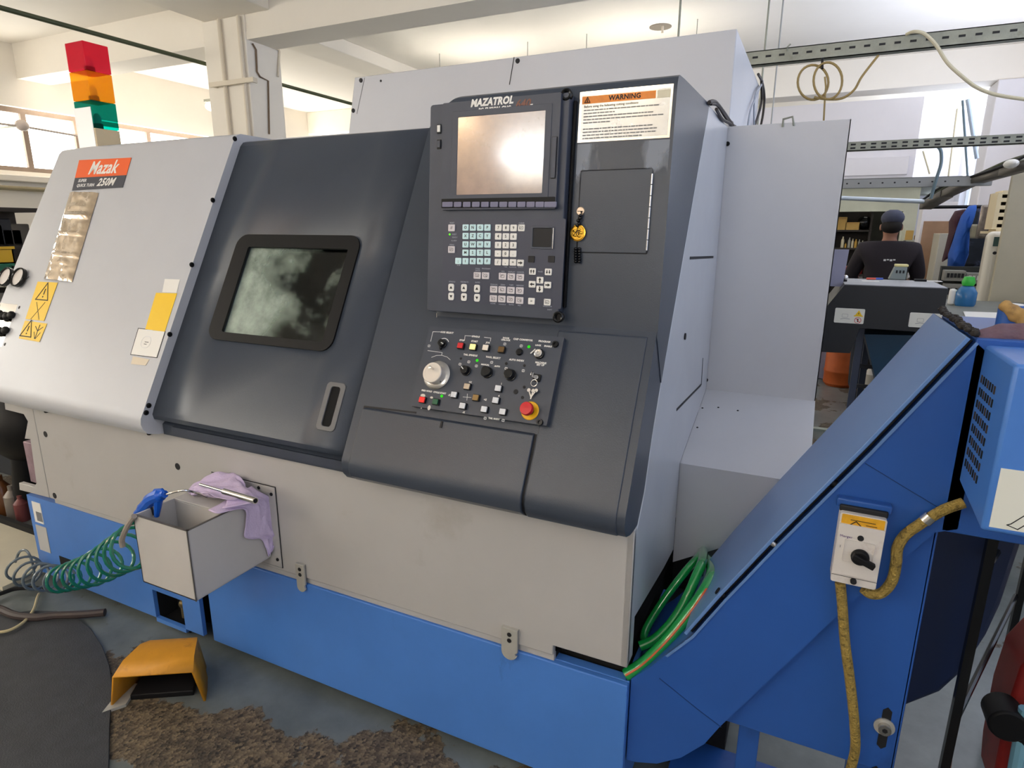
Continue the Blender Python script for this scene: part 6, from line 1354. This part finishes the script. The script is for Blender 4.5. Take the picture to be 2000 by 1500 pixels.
pbox('white_bottle', 'small white spray bottle left of the blue bottle', 'bottle', 3.9, 1855, 574, 1864, 606, .05, white_m, bevel=.015).location.z = zb_
q = PZ(zb_+.001).at(1930, 618); b = MB(); b.add([V3((q.x+dx, q.y+dy, zb_+.001+dz)) for dx, dy, dz in ((-.14, -.16, 0), (.2, -.2, .01), (.22, .14, .012), (-.1, .16, .004))]+[V3((q.x+dx, q.y+dy, zb_+.004+dz)) for dx, dy, dz in ((-.14, -.16, 0), (.2, -.2, .01), (.22, .14, .012), (-.1, .16, .004))], [(3, 2, 1, 0), (4, 5, 6, 7), (0, 1, 5, 4), (1, 2, 6, 5), (2, 3, 7, 6), (3, 0, 4, 7)], white_m); tag(b.build('paper_sheet'), 'large white paper sheet lying on the grey bench', 'paper')

# ---- person in dark jacket behind the black housing
PXp = PY(5.2).at(1733, 500); px_, py_ = PXp.x, 5.2; HT = 1.74
PR = thing('person', (px_, py_, 0), 'person in a dark jacket and cap seen from behind, beyond the black housing', 'person')
def skin(name, nodes, edges, m, parent, sub=2, root=0):
    me = bpy.data.meshes.new(name); vs = [V3(n[:3]) for n in nodes]; me.from_pydata([v for v in vs], edges, []); me.materials.append(m)
    o = bpy.data.objects.new(name, me); COL.objects.link(o); o.parent = parent
    sk = o.modifiers.new('skin', 'SKIN'); sk.use_smooth_shade = True
    for i, n in enumerate(nodes): me.skin_vertices[0].data[i].radius = (n[3], n[4] if len(n) > 4 else n[3])
    me.skin_vertices[0].data[root].use_root = True
    s = o.modifiers.new('sub', 'SUBSURF'); s.levels = sub; s.render_levels = sub; return o
skin_m = mat('skin', (150, 106, 84), .6); jk = mat('dark_jacket', (34, 28, 34), .85, var=.15); tr_m = mat('dark_trousers', (30, 34, 44), .85); shoe_m = mat('dark_shoes', (24, 22, 22), .6)
skin('body', [(0, 0, .95, .15, .11), (0, -.01, 1.15, .14, .1), (0, -.01, 1.36, .16, .1), (0, 0, 1.47, .07, .06), (0, .01, 1.53, .052), (0, .015, 1.60, .078, .088), (0, .015, 1.68, .072, .088), (.17, 0, 1.385, .045), (.25, .06, 1.16, .04), (.15, .24, 1.06, .032), (.12, .3, 1.06, .03), (-.17, 0, 1.385, .045), (-.25, .06, 1.16, .04), (-.15, .24, 1.06, .032), (-.12, .3, 1.06, .03), (.09, 0, .88, .085), (.1, .02, .5, .06), (.1, -.01, .1, .04), (-.09, 0, .88, .085), (-.1, .02, .5, .06), (-.1, -.01, .1, .04)], [(0, 1), (1, 2), (2, 3), (3, 4), (4, 5), (5, 6), (2, 7), (7, 8), (8, 9), (9, 10), (2, 11), (11, 12), (12, 13), (13, 14), (0, 15), (15, 16), (16, 17), (0, 18), (18, 19), (19, 20)], skin_m, PR)
skin('jacket', [(0, 0, .86, .2, .14), (0, -.01, 1.0, .19, .135), (0, -.015, 1.2, .185, .13), (0, -.015, 1.37, .21, .14), (0, 0, 1.485, .085, .085), (.19, -.005, 1.40, .1), (.275, .06, 1.16, .06), (.17, .22, 1.07, .048), (-.19, -.005, 1.40, .1), (-.275, .06, 1.16, .06), (-.17, .22, 1.07, .048)], [(0, 1), (1, 2), (2, 3), (3, 4), (3, 5), (5, 6), (6, 7), (3, 8), (8, 9), (9, 10)], jk, PR)
skin('trousers', [(0, 0, .9, .17, .13), (.095, 0, .82, .11), (.105, .02, .5, .085), (.105, -.01, .1, .07), (-.095, 0, .82, .11), (-.105, .02, .5, .085), (-.105, -.01, .1, .07)], [(0, 1), (1, 2), (2, 3), (0, 4), (4, 5), (5, 6)], tr_m, PR)
for s_ in (-1, 1):
    b = MB(); b.ell((px_+s_*.105, py_+.05, .05), (.05, .14, .05), shoe_m); b.build('shoe', PR)
    b = MB(); b.ell((px_+s_*.08, py_+.015, 1.61), (.012, .022, .03), skin_m, 8, 6); b.build('ear', PR)
b = MB(); b.ell((px_, py_+.01, 1.69), (.092, .105, .075), mat('cap_dark', (62, 66, 84), .8)); b.ell((px_, py_+.12, 1.675), (.07, .07, .012), mat('cap_dark', (62, 66, 84))); b.build('cap', PR)
b = MB(); b.ell((px_, py_-.008, 1.62), (.084, .092, .07), mat('dark_hair', (26, 22, 20), .9)); b.build('hair', PR)
b = MB(); b.T = PY(5.0).mat(V3((px_-.0, py_-.166, 1.33))); [b.box((-.03+.024*k, .004*(k % 2), 0), (.018, .016-.006*(k % 2), .002), whitep_m) for k in range(4)]; b.build('jacket_print', PR, label='small white print on the back')

# ================================================================== LOWER RIGHT
LG = thing('bin_stand', (.9, .3, 0), 'black tubular stand on the floor under the conveyor head', 'stand')
lg = PY(.1).at(1945, 1040); 
b = MB(); b.bb(.710, .728, .09, .108, 0, 1.085, blackg_m); b.build('leg', LG)
b = MB(); b.bb(1.3, 1.318, .09, .108, 0, 1.085, blackg_m); b.build('leg', LG)
b = MB(); b.bb(.98, .998, .75, .768, 0, .98, blackg_m); b.build('leg', LG)
a = PY(.1).at(1932, 1097); b = MB(); b.tube([V3((.722, .1, a.z)), V3((.98, .76, a.z-.02))], .009, blackg_m, 8); b.build('rung', LG)
a = PY(.1).at(1866, 1404); b = MB(); b.tube([V3((.722, .1, a.z)), V3((.98, .76, a.z))], .007, blackg_m, 8); b.build('rung', LG)
b = MB(); b.tube([V3((.722, .1, a.z)), V3((.82, .4, 0.01))], .003, mat('rust_wire', (120, 80, 60), .6), 6); b.build('wire', LG)
JK = thing('floor_jack', (1.05, .55, 0), 'red metal lifting jack on the floor at the lower right corner', 'jack'); jr = stain(mat('jack_red', (140, 34, 28), .45, var=.15, scale=8), (60, 26, 24), .55, .68, 8, .6)
b = MB(); P = [PY(.35).at(*q) for q in ((2040, 1260), (1995, 1305), (1968, 1385), (1945, 1500), (1940, 1560), (2060, 1560))]
b.prism([(p.x, max(.02, p.z)) for p in P], 'y', .35, .5, jr); b.build('jack_body', JK, bevel=.01, label='red body')
q = PY(.3).at(1966, 1410); b = MB(); b.cyl((q.x, .28, q.z), (q.x, .36, q.z), .042, black_m, 26); b.tube([V3((q.x, .3, q.z)), V3((q.x+.12, .3, q.z-.09)), V3((q.x+.2, .3, q.z-.12))], .02, black_m, 8); b.build('jack_wheel', JK, bevel=.006)
a, c = PY(.3).at(2005, 1385), PY(.3).at(1982, 1510); b = MB(); b.tube([a, c, V3((c.x-.01, .3, 0.0))], .016, mat('pale_blue_pipe', (120, 170, 190), .35), 10); tag(b.build('pale_pipe'), 'pale blue pipe standing in front of the red jack', 'pipe')

# ------------------------------------------------------------------ world and view
w = bpy.data.worlds.new('world'); SC.world = w; w.use_nodes = True
w.node_tree.nodes['Background'].inputs[0].default_value = (*lin((225, 232, 245)), 1); w.node_tree.nodes['Background'].inputs[1].default_value = .6
SC.view_settings.view_transform = 'Standard'; SC.view_settings.look = 'None'; SC.view_settings.gamma = 1; SC.view_settings.use_curve_mapping = False
SC.view_settings.exposure = -.42
# daylight lamps added inside the windows, tilted up to brighten the ceiling
def uplight(loc, d, sx, sy_, e, rgb):
    l = bpy.data.lights.new('window_uplight', 'AREA'); l.shape = 'RECTANGLE'; l.size = sx; l.size_y = sy_; l.energy = e; l.color = lin(rgb)
    o = bpy.data.objects.new('window_uplight', l); COL.objects.link(o); o.location = loc; o.rotation_euler = Vector(d).to_track_quat('-Z', 'Y').to_euler()
for x0, x1, z0, z1 in FWN: uplight(((x0+x1)/2, YF+.02, (z0+z1)/2), (0, .42, .9), (x1-x0)*.9, (z1-z0)*.45, 42, (238, 242, 250))
for y0, y1, e in ((-3.4, -.4, 30), (.2, 2.8, 45), (3.6, 6.2, 150), (8.5, 11.2, 150)): uplight((XR-.02, (y0+y1)/2, 2.3), (-.42, 0, .9), (y1-y0)*.9, .8, e, (226, 234, 255))
uplight((XL+.05, 4.6, 2.6), (.62, 0, .78), 3.0, .4, 60, (255, 246, 232))
uplight((XL+.05, 8.6, 2.6), (.62, 0, .78), 3.0, .4, 80, (255, 246, 232))
